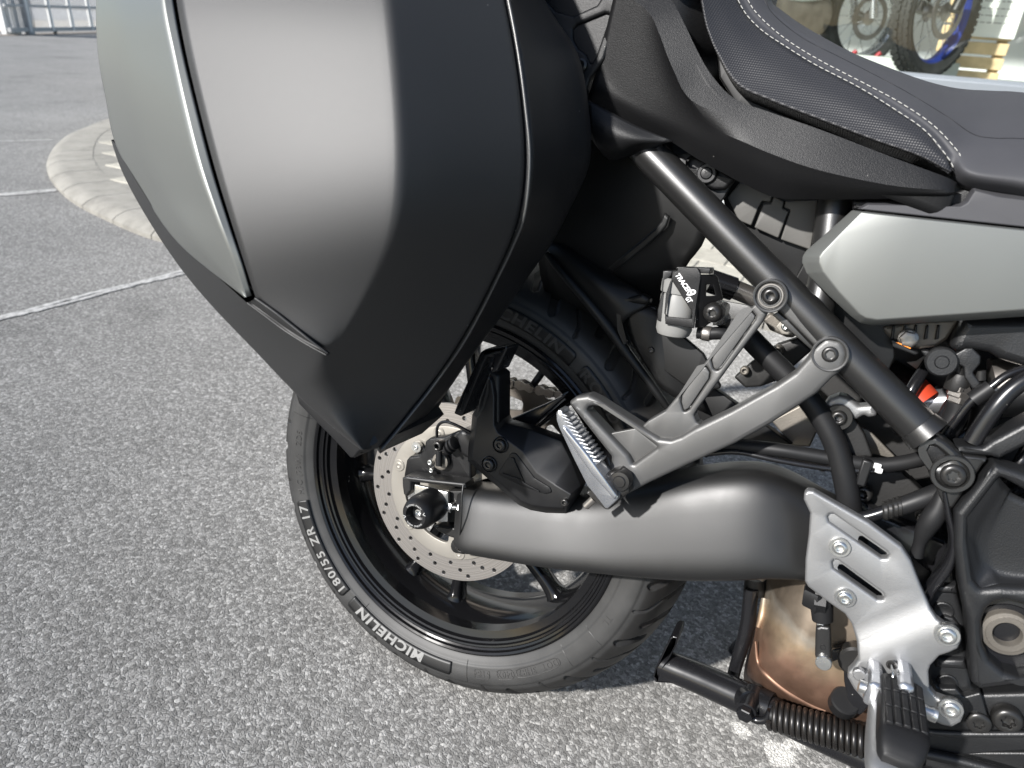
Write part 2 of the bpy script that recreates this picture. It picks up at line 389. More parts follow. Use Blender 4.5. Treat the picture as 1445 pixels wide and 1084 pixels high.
# ================================================================== setting
def asphalt(name, lo, hi, mark=None):
    m, t, b = newmat(name); L = t.links; tc = nd(t, 'TexCoord'); P = tc.outputs['Object']
    nw = nd(t, 'TexNoise'); nw.inputs['Scale'].default_value = 90; nw.inputs['Detail'].default_value = 2; L.new(P, nw.inputs['Vector'])
    wp = nd(t, 'Mix', data_type='VECTOR'); wp.inputs['Factor'].default_value = .012; L.new(P, wp.inputs['A']); L.new(nw.outputs['Color'], wp.inputs['B'])
    v1 = nd(t, 'TexVoronoi'); v1.inputs['Scale'].default_value = 205; v1.inputs['Randomness'].default_value = 1; L.new(wp.outputs['Result'], v1.inputs['Vector'])
    v2 = nd(t, 'TexVoronoi', feature='DISTANCE_TO_EDGE'); v2.inputs['Scale'].default_value = 205; L.new(wp.outputs['Result'], v2.inputs['Vector'])
    v3 = nd(t, 'TexVoronoi'); v3.inputs['Scale'].default_value = 330; L.new(P, v3.inputs['Vector'])
    n0 = nd(t, 'TexNoise'); n0.inputs['Scale'].default_value = 1.6; n0.inputs['Detail'].default_value = 8; n0.inputs['Roughness'].default_value = .65; L.new(P, n0.inputs['Vector'])
    n4 = nd(t, 'TexNoise'); n4.inputs['Scale'].default_value = 420; n4.inputs['Detail'].default_value = 3; L.new(P, n4.inputs['Vector'])
    s1 = nd(t, 'SeparateColor'); L.new(v1.outputs['Color'], s1.inputs[0]); s3 = nd(t, 'SeparateColor'); L.new(v3.outputs['Color'], s3.inputs[0])
    c1 = ramp(t, s1.outputs[0], [(0, tuple(x*.68 for x in lo)), (.4, lo), (.8, hi), (1, tuple(min(.6, x*1.35) for x in hi))])
    c3 = ramp(t, s3.outputs[1], [(0, .74), (1, 1.18)])
    mu = nd(t, 'Mix', data_type='RGBA', blend_type='MULTIPLY'); mu.inputs['Factor'].default_value = .7; L.new(c1.outputs[0], mu.inputs['A']); L.new(c3.outputs[0], mu.inputs['B'])
    e1_ = ramp(t, v2.outputs['Distance'], [(0.0, .62), (.08, .85), (.2, 1.0)])
    m2 = nd(t, 'Mix', data_type='RGBA', blend_type='MULTIPLY'); m2.inputs['Factor'].default_value = .8; L.new(mu.outputs['Result'], m2.inputs['A']); L.new(e1_.outputs[0], m2.inputs['B'])
    big = ramp(t, n0.outputs['Fac'], [(.28, .66), (.42, .95), (.7, 1.12)])
    m3 = nd(t, 'Mix', data_type='RGBA', blend_type='MULTIPLY'); m3.inputs['Factor'].default_value = 1; L.new(m2.outputs['Result'], m3.inputs['A']); L.new(big.outputs[0], m3.inputs['B'])
    col = m3.outputs['Result']
    for (mx_, my_, mrad, sx_) in (mark or []):            # splashes of old white line paint
        sp = nd(t, 'VectorMath', operation='SUBTRACT'); L.new(P, sp.inputs[0]); sp.inputs[1].default_value = (mx_, my_, 0)
        sc = nd(t, 'VectorMath', operation='MULTIPLY'); L.new(sp.outputs[0], sc.inputs[0]); sc.inputs[1].default_value = (1/sx_, 1, 1)
        ln = nd(t, 'VectorMath', operation='LENGTH'); L.new(sc.outputs[0], ln.inputs[0])
        nn = nd(t, 'TexNoise'); nn.inputs['Scale'].default_value = 55; nn.inputs['Detail'].default_value = 6; nn.inputs['Roughness'].default_value = .7; L.new(P, nn.inputs['Vector'])
        ad = nd(t, 'Math', operation='MULTIPLY_ADD'); L.new(nn.outputs['Fac'], ad.inputs[0]); ad.inputs[1].default_value = mrad*2.6; L.new(ln.outputs['Value'], ad.inputs[2])
        f_ = ramp(t, ad.outputs[0], [(max(0, mrad*2.02), 1), (mrad*2.16, 0)])
        em = nd(t, 'Math', operation='MULTIPLY'); L.new(f_.outputs[0], em.inputs[0]); ee = ramp(t, v2.outputs['Distance'], [(.02, .15), (.09, .95)]); L.new(ee.outputs[0], em.inputs[1])
        mm = nd(t, 'Mix', data_type='RGBA'); L.new(em.outputs[0], mm.inputs['Factor']); L.new(col, mm.inputs['A']); mm.inputs['B'].default_value = (.55, .54, .51, 1); col = mm.outputs['Result']
    L.new(col, b.inputs['Base Color']); b.inputs['Roughness'].default_value = .85; b.inputs['Specular IOR Level'].default_value = .3; b.inputs['Diffuse Roughness'].default_value = .9
    h1 = ramp(t, v2.outputs['Distance'], [(0, 0), (.12, .55), (.4, 1)])
    hm = nd(t, 'Math', operation='MULTIPLY_ADD'); L.new(s1.outputs[1], hm.inputs[0]); hm.inputs[1].default_value = .8; L.new(h1.outputs[0], hm.inputs[2])
    hn = nd(t, 'Math', operation='MULTIPLY_ADD'); L.new(n4.outputs['Fac'], hn.inputs[0]); hn.inputs[1].default_value = .5; L.new(hm.outputs[0], hn.inputs[2])
    bp = nd(t, 'Bump'); bp.inputs['Distance'].default_value = .0024
    lo_ = nd(t, 'VectorMath', operation='LENGTH'); L.new(P, lo_.inputs[0]); mr_ = nd(t, 'MapRange'); mr_.inputs['From Min'].default_value = .9; mr_.inputs['From Max'].default_value = 4.0; mr_.inputs['To Min'].default_value = .52; mr_.inputs['To Max'].default_value = .06
    L.new(lo_.outputs['Value'], mr_.inputs['Value']); L.new(mr_.outputs[0], bp.inputs['Strength']); L.new(hn.outputs[0], bp.inputs['Height']); L.new(bp.outputs[0], b.inputs['Normal'])
    return m
mk = [(*G(1045, 1028)[:2], .016, 1.0), (*G(1100, 1062)[:2], .024, 1.3), (*G(1126, 1045)[:2], .014, 1.2)]
M['asphalt'] = asphalt('worn asphalt', (.205, .200, .190), (.300, .294, .281), mk)

S_ = 130
tag(mobj('ground', [(-S_, -S_, 0), (S_, -S_, 0), (S_, S_, 0), (-S_, S_, 0)], [(0, 1, 2, 3)], M['asphalt'], smooth=False), kind='structure')

# worn white stall lines: two thin strands each
m, t, b = newmat('worn line paint'); L = t.links; tc = nd(t, 'TexCoord')
n1 = nd(t, 'TexNoise'); n1.inputs['Scale'].default_value = 70; n1.inputs['Detail'].default_value = 6; n1.inputs['Roughness'].default_value = .7; L.new(tc.outputs['Object'], n1.inputs['Vector'])
r_ = ramp(t, n1.outputs['Fac'], [(.38, (.25, .246, .236)), (.52, (.42, .415, .40)), (.72, (.52, .515, .50))]); L.new(r_.outputs[0], b.inputs['Base Color']); b.inputs['Roughness'].default_value = .8
bp = nd(t, 'Bump'); bp.inputs['Strength'].default_value = .6; bp.inputs['Distance'].default_value = .003; L.new(n1.outputs['Fac'], bp.inputs['Height']); L.new(bp.outputs[0], b.inputs['Normal'])
M['line'] = m
def stall_line(pa, pb, wid):
    a_, b_ = Vector((pa.x, pa.y, 0)), Vector((pb.x, pb.y, 0)); d_ = (b_-a_); Ln = d_.length; d_ /= Ln; s_ = Vector((-d_.y, d_.x, 0)); V, F = [], []; n = int(Ln/.02)
    for off_ in (-wid*.17, wid*.17):
        base = len(V); w0 = wid*.14
        for i in range(n+1):
            p = a_+d_*(Ln*i/n)+s_*(off_+.004*math.sin(i*.31+off_*90)); j1, j2 = w0*(1+.35*rng.normal()*.6), w0*(1+.35*rng.normal()*.6)
            V += [p+s_*j1+Vector((0, 0, .003)), p+s_*j1*.6+Vector((0, 0, .0055)), p-s_*j2*.6+Vector((0, 0, .0055)), p-s_*j2+Vector((0, 0, .003))]
        for i in range(n):
            for k in range(3): F.append((base+i*4+k, base+i*4+k+1, base+i*4+5+k, base+i*4+4+k))
    tag(mobj('parking_line', V, F, M['line'], angle=None), kind='structure')
def lx(pa, pb, y0, y1, wid):
    sl_ = (pb.x-pa.x)/(pb.y-pa.y); stall_line(Vector((pa.x+sl_*(y0-pa.y), y0, 0)), Vector((pa.x+sl_*(y1-pa.y), y1, 0)), wid)
lx(G(0, 275), G(85, 268), -2.0, 1.46, .075); lx(G(0, 449), G(250, 386), -3.0, 1.16, .06); lx(G(0, 200), G(95, 197), -1.0, 2.25, .025)

# kerb of the shop forecourt: rounded corner, separate stones
m, t, b = newmat('pale concrete'); L = t.links; tc = nd(t, 'TexCoord')
n1 = nd(t, 'TexNoise'); n1.inputs['Scale'].default_value = 9; n1.inputs['Detail'].default_value = 9; n1.inputs['Roughness'].default_value = .7; L.new(tc.outputs['Object'], n1.inputs['Vector'])
r_ = ramp(t, n1.outputs['Fac'], [(.3, (.15, .143, .126)), (.5, (.225, .215, .190)), (.7, (.27, .258, .230))]); L.new(r_.outputs[0], b.inputs['Base Color']); b.inputs['Roughness'].default_value = .85
n2 = nd(t, 'TexNoise'); n2.inputs['Scale'].default_value = 160; n2.inputs['Detail'].default_value = 4; L.new(tc.outputs['Object'], n2.inputs['Vector'])
bp = nd(t, 'Bump'); bp.inputs['Strength'].default_value = .5; bp.inputs['Distance'].default_value = .004; L.new(n2.outputs['Fac'], bp.inputs['Height']); L.new(bp.outputs[0], b.inputs['Normal'])
M['concrete'] = m
kp = [(-5.9, 7.0), (-5.45, 4.6), (-4.9, 3.25), (-4.43, 2.505), (-4.135, 2.168), (-3.70, 1.812), (-3.387, 1.611), (-3.05, 1.445), (-2.773, 1.34), (-2.53, 1.278), (-2.292, 1.225), (-2.05, 1.20), (-1.6, 1.24), (-1.1, 1.42), (-.5, 1.62), (.2, 1.74), (1.2, 1.78), (3, 1.8), (7, 1.8)]
kc = [Vector((*q, 0)) for q in cr(kp, 14)]; kcum = [0]
for a_, b_ in zip(kc, kc[1:]): kcum.append(kcum[-1]+(b_-a_).length)
def kat(s_):
    i = max(0, min(len(kcum)-2, int(np.searchsorted(kcum, s_))-1)); p = kc[i].lerp(kc[i+1], (s_-kcum[i])/(kcum[i+1]-kcum[i])); d_ = (kc[i+1]-kc[i]).normalized(); return p, Vector((-d_.y, d_.x, 0))
pv = tag(mobj('pavement', [(p.x+0, p.y, .040) for p in [kat(s_)[0]+kat(s_)[1]*.22 for s_ in np.linspace(0, kcum[-1]-.01, 60)]]+[(7, 3.38, .040), (-5.0, 3.38, .040)] if False else
     [tuple(kat(s_)[0]+kat(s_)[1]*.22+Vector((0, 0, .050))) for s_ in np.linspace(0, kcum[-1]-.01, 80)]+[(7, 7.0, .050)], [tuple(range(81))], M['concrete'], smooth=False), kind='structure')
kb = tag(empty('kerb', (-3.7, 1.8, 0)), kind='structure')
sec = [(0, -.01), (0, .018), (.018, .032), (.05, .045), (.075, .050), (.226, .052), (.226, -.01)]
s_ = 0.0
while s_ < kcum[-1]-.5 and len(kb.children) < 75:
    ln_ = .30; V, F = [], []; n = 8
    for i in range(n+1):
        p, nn = kat(s_+.003+(ln_-.006)*i/n)
        for o_, z_ in sec: V.append(p+nn*o_+Vector((0, 0, z_))-Vector((-3.7, 1.8, 0)))
    q = len(sec)
    for i in range(n):
        for k in range(q): F.append((i*q+k, i*q+(k+1) % q, (i+1)*q+(k+1) % q, (i+1)*q+k))
    F += [tuple(range(q)), tuple(n*q+k for k in range(q))]
    o = mobj('kerb_stone', V, F, M['concrete'], kb, angle=50); s_ += ln_
# paving slabs that can be told apart
m, t, b = newmat('paving slab'); L = t.links; tc = nd(t, 'TexCoord'); oi = nd(t, 'ObjectInfo')
n1 = nd(t, 'TexNoise'); n1.inputs['Scale'].default_value = 40; n1.inputs['Detail'].default_value = 6; L.new(tc.outputs['Object'], n1.inputs['Vector'])
ad = nd(t, 'Math', operation='MULTIPLY_ADD'); L.new(oi.outputs['Random'], ad.inputs[0]); ad.inputs[1].default_value = .35; L.new(n1.outputs['Fac'], ad.inputs[2])
r_ = ramp(t, ad.outputs[0], [(.35, (.27, .255, .215)), (.95, (.40, .38, .325))]); L.new(r_.outputs[0], b.inputs['Base Color']); b.inputs['Roughness'].default_value = .85
bp = nd(t, 'Bump'); bp.inputs['Strength'].default_value = .3; bp.inputs['Distance'].default_value = .003; L.new(n1.outputs['Fac'], bp.inputs['Height']); L.new(bp.outputs[0], b.inputs['Normal'])
M['slab'] = m
sb = box('paving_slab', (-.097, -.097, -.02), (.097, .097, .012), M['slab'], pv, bev=.004)
def inside(x_, y_):
    for a_, b_ in zip(kc[::3], kc[3::3]):
        d_ = b_-a_; q = Vector((x_, y_, 0))-a_; u_ = q.dot(d_)/d_.length_squared
        if -.05 <= u_ <= 1.05 and (q-d_*u_).length < .33: return False
    return True
first = True; cnt = 0
for iy in range(0, 10):
    for ix in range(0, 42):
        x_, y_ = -4.55+.2*ix+(.1 if iy % 2 else 0), 1.53+.2*iy
        # keep to the forecourt side of the kerb curve
        yk = float(np.interp(x_, [p.x for p in kc], [p.y for p in kc]))
        if y_ < yk+.30 or not inside(x_, y_) or y_ > 3.25: continue
        if not (x_ < -1.6 or -0.9 < x_ < .9): continue
        o = sb if first else sb.copy()
        if not first: COL.objects.link(o)
        o.location = (x_, y_, .0410+.002*rng.random()); o.rotation_euler = (0, 0, .008*rng.normal()); first = False; cnt += 1

# sliding gate at the end of the yard
M['white_steel'] = mat('white painted steel', (.62, .63, .62), .45, 0, .5, var=.08)
M['grey_steel'] = mat('galvanised grey steel', (.33, .34, .35), .5, .3, .5, var=.1)
g0, g1 = G(20, 49.5), G(135, 46.2); gd_ = Vector((g1.x-g0.x, g1.y-g0.y, 0)).normalized()
gate = tag(empty('sliding_gate', (g0.x, g0.y, 0), (0, 0, math.atan2(gd_.y, gd_.x))), 'long grey and white barred sliding gate closing the yard', 'gate')
box('bottom_rail', (-.1, -.03, .05), (9, .03, .12), M['grey_steel'], gate); box('mid_rail', (-.1, -.02, .46), (9, .02, .50), M['grey_steel'], gate); box('top_rail', (-.1, -.03, 1.40), (9, .03, 1.47), M['white_steel'], gate)
for k in range(14): box('gate_post', (.42+.66*k, -.045, .05), (.475+.66*k, .012, 1.47), M['white_steel'], gate)
V, F = [], []
for k in range(150):
    x_ = .02+.06*k
    if abs((x_-.44) % .66) < .06: continue
    b0 = len(V); V += [(x_, -.008, .12), (x_+.014, -.008, .12), (x_+.014, .008, .12), (x_, .008, .12), (x_, -.008, 1.40), (x_+.014, -.008, 1.40), (x_+.014, .008, 1.40), (x_, .008, 1.40)]
    F += [(b0, b0+1, b0+5, b0+4), (b0+1, b0+2, b0+6, b0+5), (b0+2, b0+3, b0+7, b0+6), (b0+3, b0, b0+4, b0+7)]
tag(mobj('pickets', V, F, M['grey_steel'], gate, smooth=False), kind='stuff')
for x_ in (1.2, 4.0, 7.0): lathe('gate_wheel', (x_, 0, .045), (0, 1, 0), [(.01, -.015), (.045, -.015), (.045, .015), (.01, .015)], M['dark'], gate, 24)
gp0 = gd_*-.55
for k, (px_, w_, nm, lb) in enumerate(((9, .05, 'fence_post', 'leftmost slim white fence post beside the gate'), (17, .04, 'fence_post', 'second slim white fence post from the left beside the gate'), (25, .05, 'fence_post', 'third white fence post, next to the gate post'), (40, .085, 'gate_post', 'thick pale grey post at the end of the sliding gate'))):
    p = G(px_, 48.5); o = box(nm, (-w_, -w_, 0), (w_, w_, 1.7), M['white_steel'] if k < 3 else M['grey_steel'], None, bev=.01); o.location = (p.x, p.y, 0); o.rotation_euler = (0, 0, gate.rotation_euler[2])
    tag(o, lb, 'post')
M['apron'] = mat('pale beige concrete', (.50, .45, .37), .85, 0, .3, var=.15)
def strip_sheet(name, o0, o1, z_, mt):
    nn = Vector((-gd_.y, gd_.x, 0)); c_ = Vector((g0.x, g0.y, 0)); a_, b_ = c_-gd_*6, c_+gd_*16
    tag(mobj(name, [a_+nn*o0+Vector((0, 0, z_)), b_+nn*o0+Vector((0, 0, z_)), b_+nn*o1+Vector((0, 0, z_)), a_+nn*o1+Vector((0, 0, z_))], [(0, 1, 2, 3)], mt, smooth=False), kind='structure')
strip_sheet('gate_track', -.12, .14, .006, mat('rusty track concrete', (.22, .19, .16), .9, var=.2))
strip_sheet('footpath', .6, 3.4, .010, M['apron'])
strip_sheet('road', 3.6, 30, .006, mat('pale road', (.34, .335, .33), .9, var=.1))

# ------------------------------------------------------------------ shop front with its display window
M['wall'] = mat('grey wall panel', (.34, .35, .35), .6, 0, .4, var=.05)
M['frame_w'] = mat('pale aluminium frame', (.22, .24, .26), .4, .3, .5)
M['mull'] = mat('grey green frame', (.16, .20, .20), .45, .2, .5)
YW = 3.4; sillz = .785
shop = tag(empty('shop_building', (.5, YW, 0)), 'shop building with a wide display window behind the motorcycle seat', 'building')
def sbox(n, lo, hi, mt, bev=0.0): return box(n, (lo[0]-.5, lo[1]-YW, lo[2]), (hi[0]-.5, hi[1]-YW, hi[2]), mt, shop, bev)
sbox('plinth_wall', (-5.2, YW, 0), (8, YW+.2, .68), M['wall']); sbox('lintel_wall', (-5.2, YW, 2.7), (8, YW+.2, 4.2), M['wall'])
sbox('side_wall', (-5.2, YW+.2, 0), (-5.0, YW+5, 4.2), M['wall']); sbox('side_wall', (7.8, YW+.2, 0), (8, YW+5, 4.2), M['wall'])
sbox('back_wall', (-5.0, YW+2.6, 0), (7.8, YW+2.8, 4.2), mat('pale inner wall', (.66, .67, .66), .7)); sbox('roof', (-5.3, YW-.1, 4.2), (8.1, YW+5.1, 4.4), M['wall'])
sbox('window_sill', (-5.0, YW-.05, .68), (7.8, YW+.24, sillz-.012), M['frame_w'], .006); sbox('window_bead', (-5.0, YW-.01, sillz-.012), (7.8, YW+.05, sillz), M['frame_w'])
sbox('display_floor', (-5.0, YW+.24, .60), (7.8, YW+4.8, .725), mat('pale display floor', (.42, .44, .41), .4, 0, .5))
for x_ in (-2.6, .955, 4.4): sbox('mullion', (x_, YW-.02, sillz), (x_+.07, YW+.08, 2.7), M['mull'], .004)
m, t, b = newmat('window glass'); L = t.links; out = t.nodes['Material Output']; tr = nd(t, 'BsdfTransparent'); tr.inputs[0].default_value = (.965, .98, .97, 1); gl = nd(t, 'BsdfGlossy'); gl.inputs['Roughness'].default_value = .0
fr = nd(t, 'Fresnel'); fr.inputs['IOR'].default_value = 1.3; ms_ = nd(t, 'MixShader'); L.new(fr.outputs[0], ms_.inputs[0]); L.new(tr.outputs[0], ms_.inputs[1]); L.new(gl.outputs[0], ms_.inputs[2]); L.new(ms_.outputs[0], out.inputs['Surface'])
M['glass'] = m
for x0_, x1_ in ((-5, -2.6), (-2.53, .955), (1.025, 4.4), (4.47, 7.8)): sbox('window_pane', (x0_, YW+.03, sillz), (x1_, YW+.036, 2.7), M['glass'])

# things on display behind the glass
FLO = .725
M['knob'] = mat('new knobbly tyre rubber', (.035, .036, .035), .7, 0, .3, var=.2)
M['blue'] = mat('anodised blue rim', (.012, .035, .24), .4, .4, .5)
M['mint'] = mat('pale mint plastic', (.55, .66, .62), .4, 0, .5, var=.05)
def display_wheel(parent, c, R, axis, rimmat, w_=.05, knobs=True, disc=False):
    u_, v_ = frame_of(axis); ax = Vector(axis).normalized()
    lathe('tyre', c, ax, [(R-.075, -w_*.7), (R-.03, -w_), (R-.008, -w_*.8), (R, -w_*.3), (R, w_*.3), (R-.008, w_*.8), (R-.03, w_), (R-.075, w_*.7)], M['knob'], parent, 64, closed=True)
    lathe('rim', c, ax, [(R-.070, -w_*.72), (R-.082, -w_*.6), (R-.092, -w_*.3), (R-.092, w_*.3), (R-.082, w_*.6), (R-.070, w_*.72)], rimmat, parent, 64, closed=True)
    if knobs:
        V, F = [], []
        for k in range(52):
            for row in (-2, -1, 0, 1, 2):
                an = 2*math.pi*(k+.5*(row % 2))/52; rr_ = R-.004-.012*abs(row)*.8; hw = .008; y0 = row*w_*.40
                e_r = u_*math.cos(an)+v_*math.sin(an); e_t = -u_*math.sin(an)+v_*math.cos(an); b0 = len(V)
                for dr in (0, .016):
                    for sx_, sy_2 in ((-1, -1), (1, -1), (1, 1), (-1, 1)): V.append(c+e_r*(rr_+dr)+e_t*(.0125*sx_)+ax*(y0+hw*sy_2))
                F += [(b0+4, b0+5, b0+6, b0+7)]+[(b0+i, b0+(i+1) % 4, b0+4+(i+1) % 4, b0+4+i) for i in range(4)]
        tag(mobj('tread_knobs', V, F, M['knob'], parent, smooth=False), kind='stuff')
    lathe('hub', c, ax, [(.02, -.06), (.045, -.05), (.03, -.03), (.03, .03), (.045, .05), (.02, .06)], M['steel'], parent, 32)
    for k in range(20):
        an = 2*math.pi*k/20; s_ = 1 if k % 2 else -1
        tube('spoke', [c+ax*(.045*s_)+(u_*math.cos(an+.25*s_)+v_*math.sin(an+.25*s_))*.04, c+(u_*math.cos(an)+v_*math.sin(an))*(R-.09)], .0022, M['polished'], parent, n=6, sub=False)
    if disc: lathe('brake_disc', c+ax*.06, ax, [(.10, -.003), (.13, -.003), (.13, .003), (.10, .003)], M['steel'], parent, 48, closed=True)
def shift(root, loc):
    root.location = loc
    for ch in root.children: ch.location = ch.location-Vector(loc)
db = empty('display_motorcycle'); tag(db, 'off-road motorcycle with a knobbly front tyre on a blue spoked rim behind the shop window', 'motorcycle')
wc = GY(1321, 20, 4.05); wc.z = FLO+.335; ax_ = Vector((.84, -.54, .05)).normalized()
display_wheel(db, wc, .318, ax_, M['blue'], .055, disc=True)
side = Vector((-ax_.y, ax_.x, 0)).normalized(); back = -side if side.y < 0 else side
fwd_ = -back
for s_ in (-1, 1):
    tube('fork_leg', [wc+ax_*(.095*s_), wc+ax_*(.095*s_)+Vector((0, 0, .35))+back*.13], [.028, .026], M['plastic_smooth'], db, n=20)
    tube('fork_tube', [wc+ax_*(.095*s_)+Vector((0, 0, .35))+back*.13, wc+ax_*(.095*s_)+Vector((0, 0, .75))+back*.28], .022, M['steel'], db, n=20)
box('brake_caliper', wc+ax_*.075+Vector((-.03, -.04, .07)), wc+ax_*.075+Vector((.05, .04, .16)), M['dark'], db, bev=.01)
tube('fender', [wc+fwd_*.33+Vector((0, 0, .30)), wc+Vector((0, 0, .44)), wc+back*.33+Vector((0, 0, .46))], [.02, .06, .05], M['mint'], db)
tube('frame', [wc+back*.33+Vector((0, 0, .75)), wc+back*.7+Vector((0, 0, .45)), wc+back*1.0+Vector((0, 0, .2)), wc+back*1.5+Vector((0, 0, .3))], .05, M['dark'], db)
tube('tank', [wc+back*.35+Vector((0, 0, .85)), wc+back*.7+Vector((0, 0, .85)), wc+back*1.5+Vector((0, 0, .8))], [.08, .14, .10], M['blue'], db)
display_wheel(db, wc+back*1.45, .30, ax_, M['blue'], .06, knobs=False)
shift(db, (wc.x, wc.y, FLO))
d2 = empty('display_motorcycle'); tag(d2, 'pale mint faired motorcycle further left behind the shop window', 'motorcycle')
w2 = GY(1222, 10, 4.9); w2.z = FLO+.31; a2 = Vector((.70, -.71, .04)).normalized(); s2 = Vector((-a2.y, a2.x, 0)); s2 = s2 if s2.x < 0 else -s2
display_wheel(d2, w2, .30, a2, M['polished'], .06, knobs=False, disc=True)
for s_ in (-1, 1): tube('fork_leg', [w2+a2*(.09*s_), w2+a2*(.09*s_)+Vector((0, 0, .6))+s2*.2], .026, M['polished'], d2, n=20)
loft('fairing', [superring(w2+s2*x_+Vector((0, 0, z_)), a2*w_, Vector((0, 0, h_)), 24, 2.4) for x_, z_, w_, h_ in ((.12, .32, .05, .05), (.25, .30, .14, .17), (.45, .22, .18, .20), (.75, .2, .18, .19), (1.0, .26, .12, .12), (1.12, .3, .05, .05))], M['mint'], d2, 4)
tube('fender', [w2-s2*.22+Vector((0, 0, .27)), w2+Vector((0, 0, .34)), w2+s2*.2+Vector((0, 0, .28))], [.03, .075, .05], M['mint'], d2)
loft('engine_block', [superring(w2+s2*x_+Vector((0, 0, -.02)), a2*.14, Vector((0, 0, h_)), 20, 4) for x_, h_ in ((.36, .05), (.42, .13), (.8, .14), (.86, .05))], M['casting'], d2, 2)
display_wheel(d2, w2+s2*1.4, .30, a2, M['polished'], .07, knobs=False)
shift(d2, (w2.x, w2.y, FLO))
M['wood'] = mat('pale pine board', (.62, .47, .27), .6, 0, .3, var=.18)
cr_ = empty('wooden_rack'); tag(cr_, 'pale slatted pine rack standing behind the blue-rimmed wheel', 'rack')
r0, r1 = GY(1352, 60, 4.5), GY(1426, 60, 4.5)
for k in range(7):
    box('slat', (r0.x-.1, 4.5, FLO+.004+.075*k), (r1.x, 4.53, FLO+.066+.075*k), M['wood'], cr_, bev=.004)
for x_ in (r0.x-.06, r1.x-.06): box('upright', (x_, 4.532, FLO), (x_+.05, 4.60, FLO+.56), M['wood'], cr_)
shift(cr_, ((r0.x+r1.x)/2, 4.53, FLO))
nb = empty('notice_board'); tag(nb, 'white printed notice sheet fixed to the pine rack', 'notice')
n0_, n1_ = GY(1362, 50, 4.48), GY(1432, 50, 4.48)
box('sheet', (n0_.x, 4.470, n0_.z), (n1_.x, 4.476, n0_.z+.50), mat('white card', (.78, .79, .74), .6), nb)
M['ink'] = mat('faded grey print', (.35, .35, .33), .7)
for k in range(12):
    x_ = n0_.x+.02
    while x_ < n1_.x-.05:
        wl = .012+.03*rng.random(); box('print_line', (x_, 4.4685, n0_.z+.07+.035*k), (min(x_+wl, n1_.x-.02), 4.4695, n0_.z+.076+.035*k), M['ink'], nb); x_ += wl+.008
shift(nb, ((n0_.x+n1_.x)/2, 4.476, n0_.z))
M['red2'] = mat('red plastic', (.30, .012, .02), .4)
p_r = GY(1195, 66, 4.7); o = empty('paddock_stand'); tag(o, 'small red paddock stand on the display floor by the far wheel', 'stand')
for s_ in (0, .14): tube('stand_side', [Vector((p_r.x-.1+s_, 4.7, FLO+.02)), Vector((p_r.x+.0+s_, 4.7, FLO+.05)), Vector((p_r.x+.06+s_, 4.72, FLO+.12))], .014, M['red2'], o)
tube('stand_bar', [Vector((p_r.x-.1, 4.7, FLO+.02)), Vector((p_r.x+.04, 4.7, FLO+.02))], .014, M['red2'], o); shift(o, (p_r.x, 4.7, FLO))
pl = box('display_plinth', (-.55, -.3, 0), (.24, .3, .10), mat('white plinth', (.50, .53, .49), .5), None, bev=.006); q = GY(1290, 85, 4.62); pl.location = (q.x, 4.78, FLO); tag(pl, 'low white plinth on the display floor left of the blue wheel', 'plinth')
# ================================================================== the motorcycle
moto = empty('motorcycle', (0, 0, Z0), (-LEAN, 0, 0))
tag(moto, 'black and grey touring motorcycle leaning on its side stand, seen from its right rear', 'motorcycle')
AX = Vector((0, 0, 0.315))
wheel = empty('rear_wheel', AX, (0, 0, 0), moto)          # parts below are in wheel coordinates, axle along y
def ring_lathe(name, prof, matl, parent, seg=160, angle=30):
    """prof of (r, y) round the axle, closed"""
    V, F = [], []; n = len(prof)
    for r, y in prof:
        for j in range(seg):
            a = 2*math.pi*j/seg; V.append((r*math.cos(a), y, r*math.sin(a)))
    for i in range(n):
        for j in range(seg):
            F.append((i*seg+j, i*seg+(j+1) % seg, ((i+1) % n)*seg+(j+1) % seg, ((i+1) % n)*seg+j))
    return mobj(name, V, F, matl, parent, angle=angle)
# tyre rubber: dusty sidewall, darker tread
m, t, b = newmat('tyre rubber'); L = t.links
tc = nd(t, 'TexCoord'); at = nd(t, 'Attribute'); at.attribute_name = 'side'
n1 = nd(t, 'TexNoise'); n1.inputs['Scale'].default_value = 25; n1.inputs['Detail'].default_value = 8; L.new(tc.outputs['Object'], n1.inputs['Vector'])
r1 = ramp(t, n1.outputs['Fac'], [(0.3, (0.012, 0.0115, 0.011)), (0.7, (0.022, 0.021, 0.020))])
r2 = ramp(t, n1.outputs['Fac'], [(0.25, (0.021, 0.0208, 0.0204)), (0.75, (0.038, 0.0375, 0.0366))])
mx = nd(t, 'Mix', data_type='RGBA'); L.new(at.outputs['Fac'], mx.inputs['Factor']); L.new(r1.outputs[0], mx.inputs['A']); L.new(r2.outputs[0], mx.inputs['B'])
L.new(mx.outputs['Result'], b.inputs['Base Color']); b.inputs['Roughness'].default_value = 0.52; b.inputs['Specular IOR Level'].default_value = 0.4
n2 = nd(t, 'TexNoise'); n2.inputs['Scale'].default_value = 700; L.new(tc.outputs['Object'], n2.inputs['Vector'])
bp = nd(t, 'Bump'); bp.inputs['Strength'].default_value = 0.15; bp.inputs['Distance'].default_value = 0.0004; L.new(n2.outputs['Fac'], bp.inputs['Height']); L.new(bp.outputs[0], b.inputs['Normal'])
M['tyre'] = m
M['tyre_band'] = mat('smooth black sidewall band', (0.008, 0.008, 0.008), 0.45, 0, 0.4)
prof = [(.2285, .064), (.2335, .0745), (.240, .0792), (.2455, .0818), (.2470, .0835), (.2520, .0848), (.258, .0862), (.264, .0868), (.2700, .0862), (.2725, .0852), (.2735, .0838), (.277, .0826), (.284, .0785), (.292, .0705), (.300, .0585), (.3065, .043), (.3115, .0265), (.3142, .012), (.315, 0)]
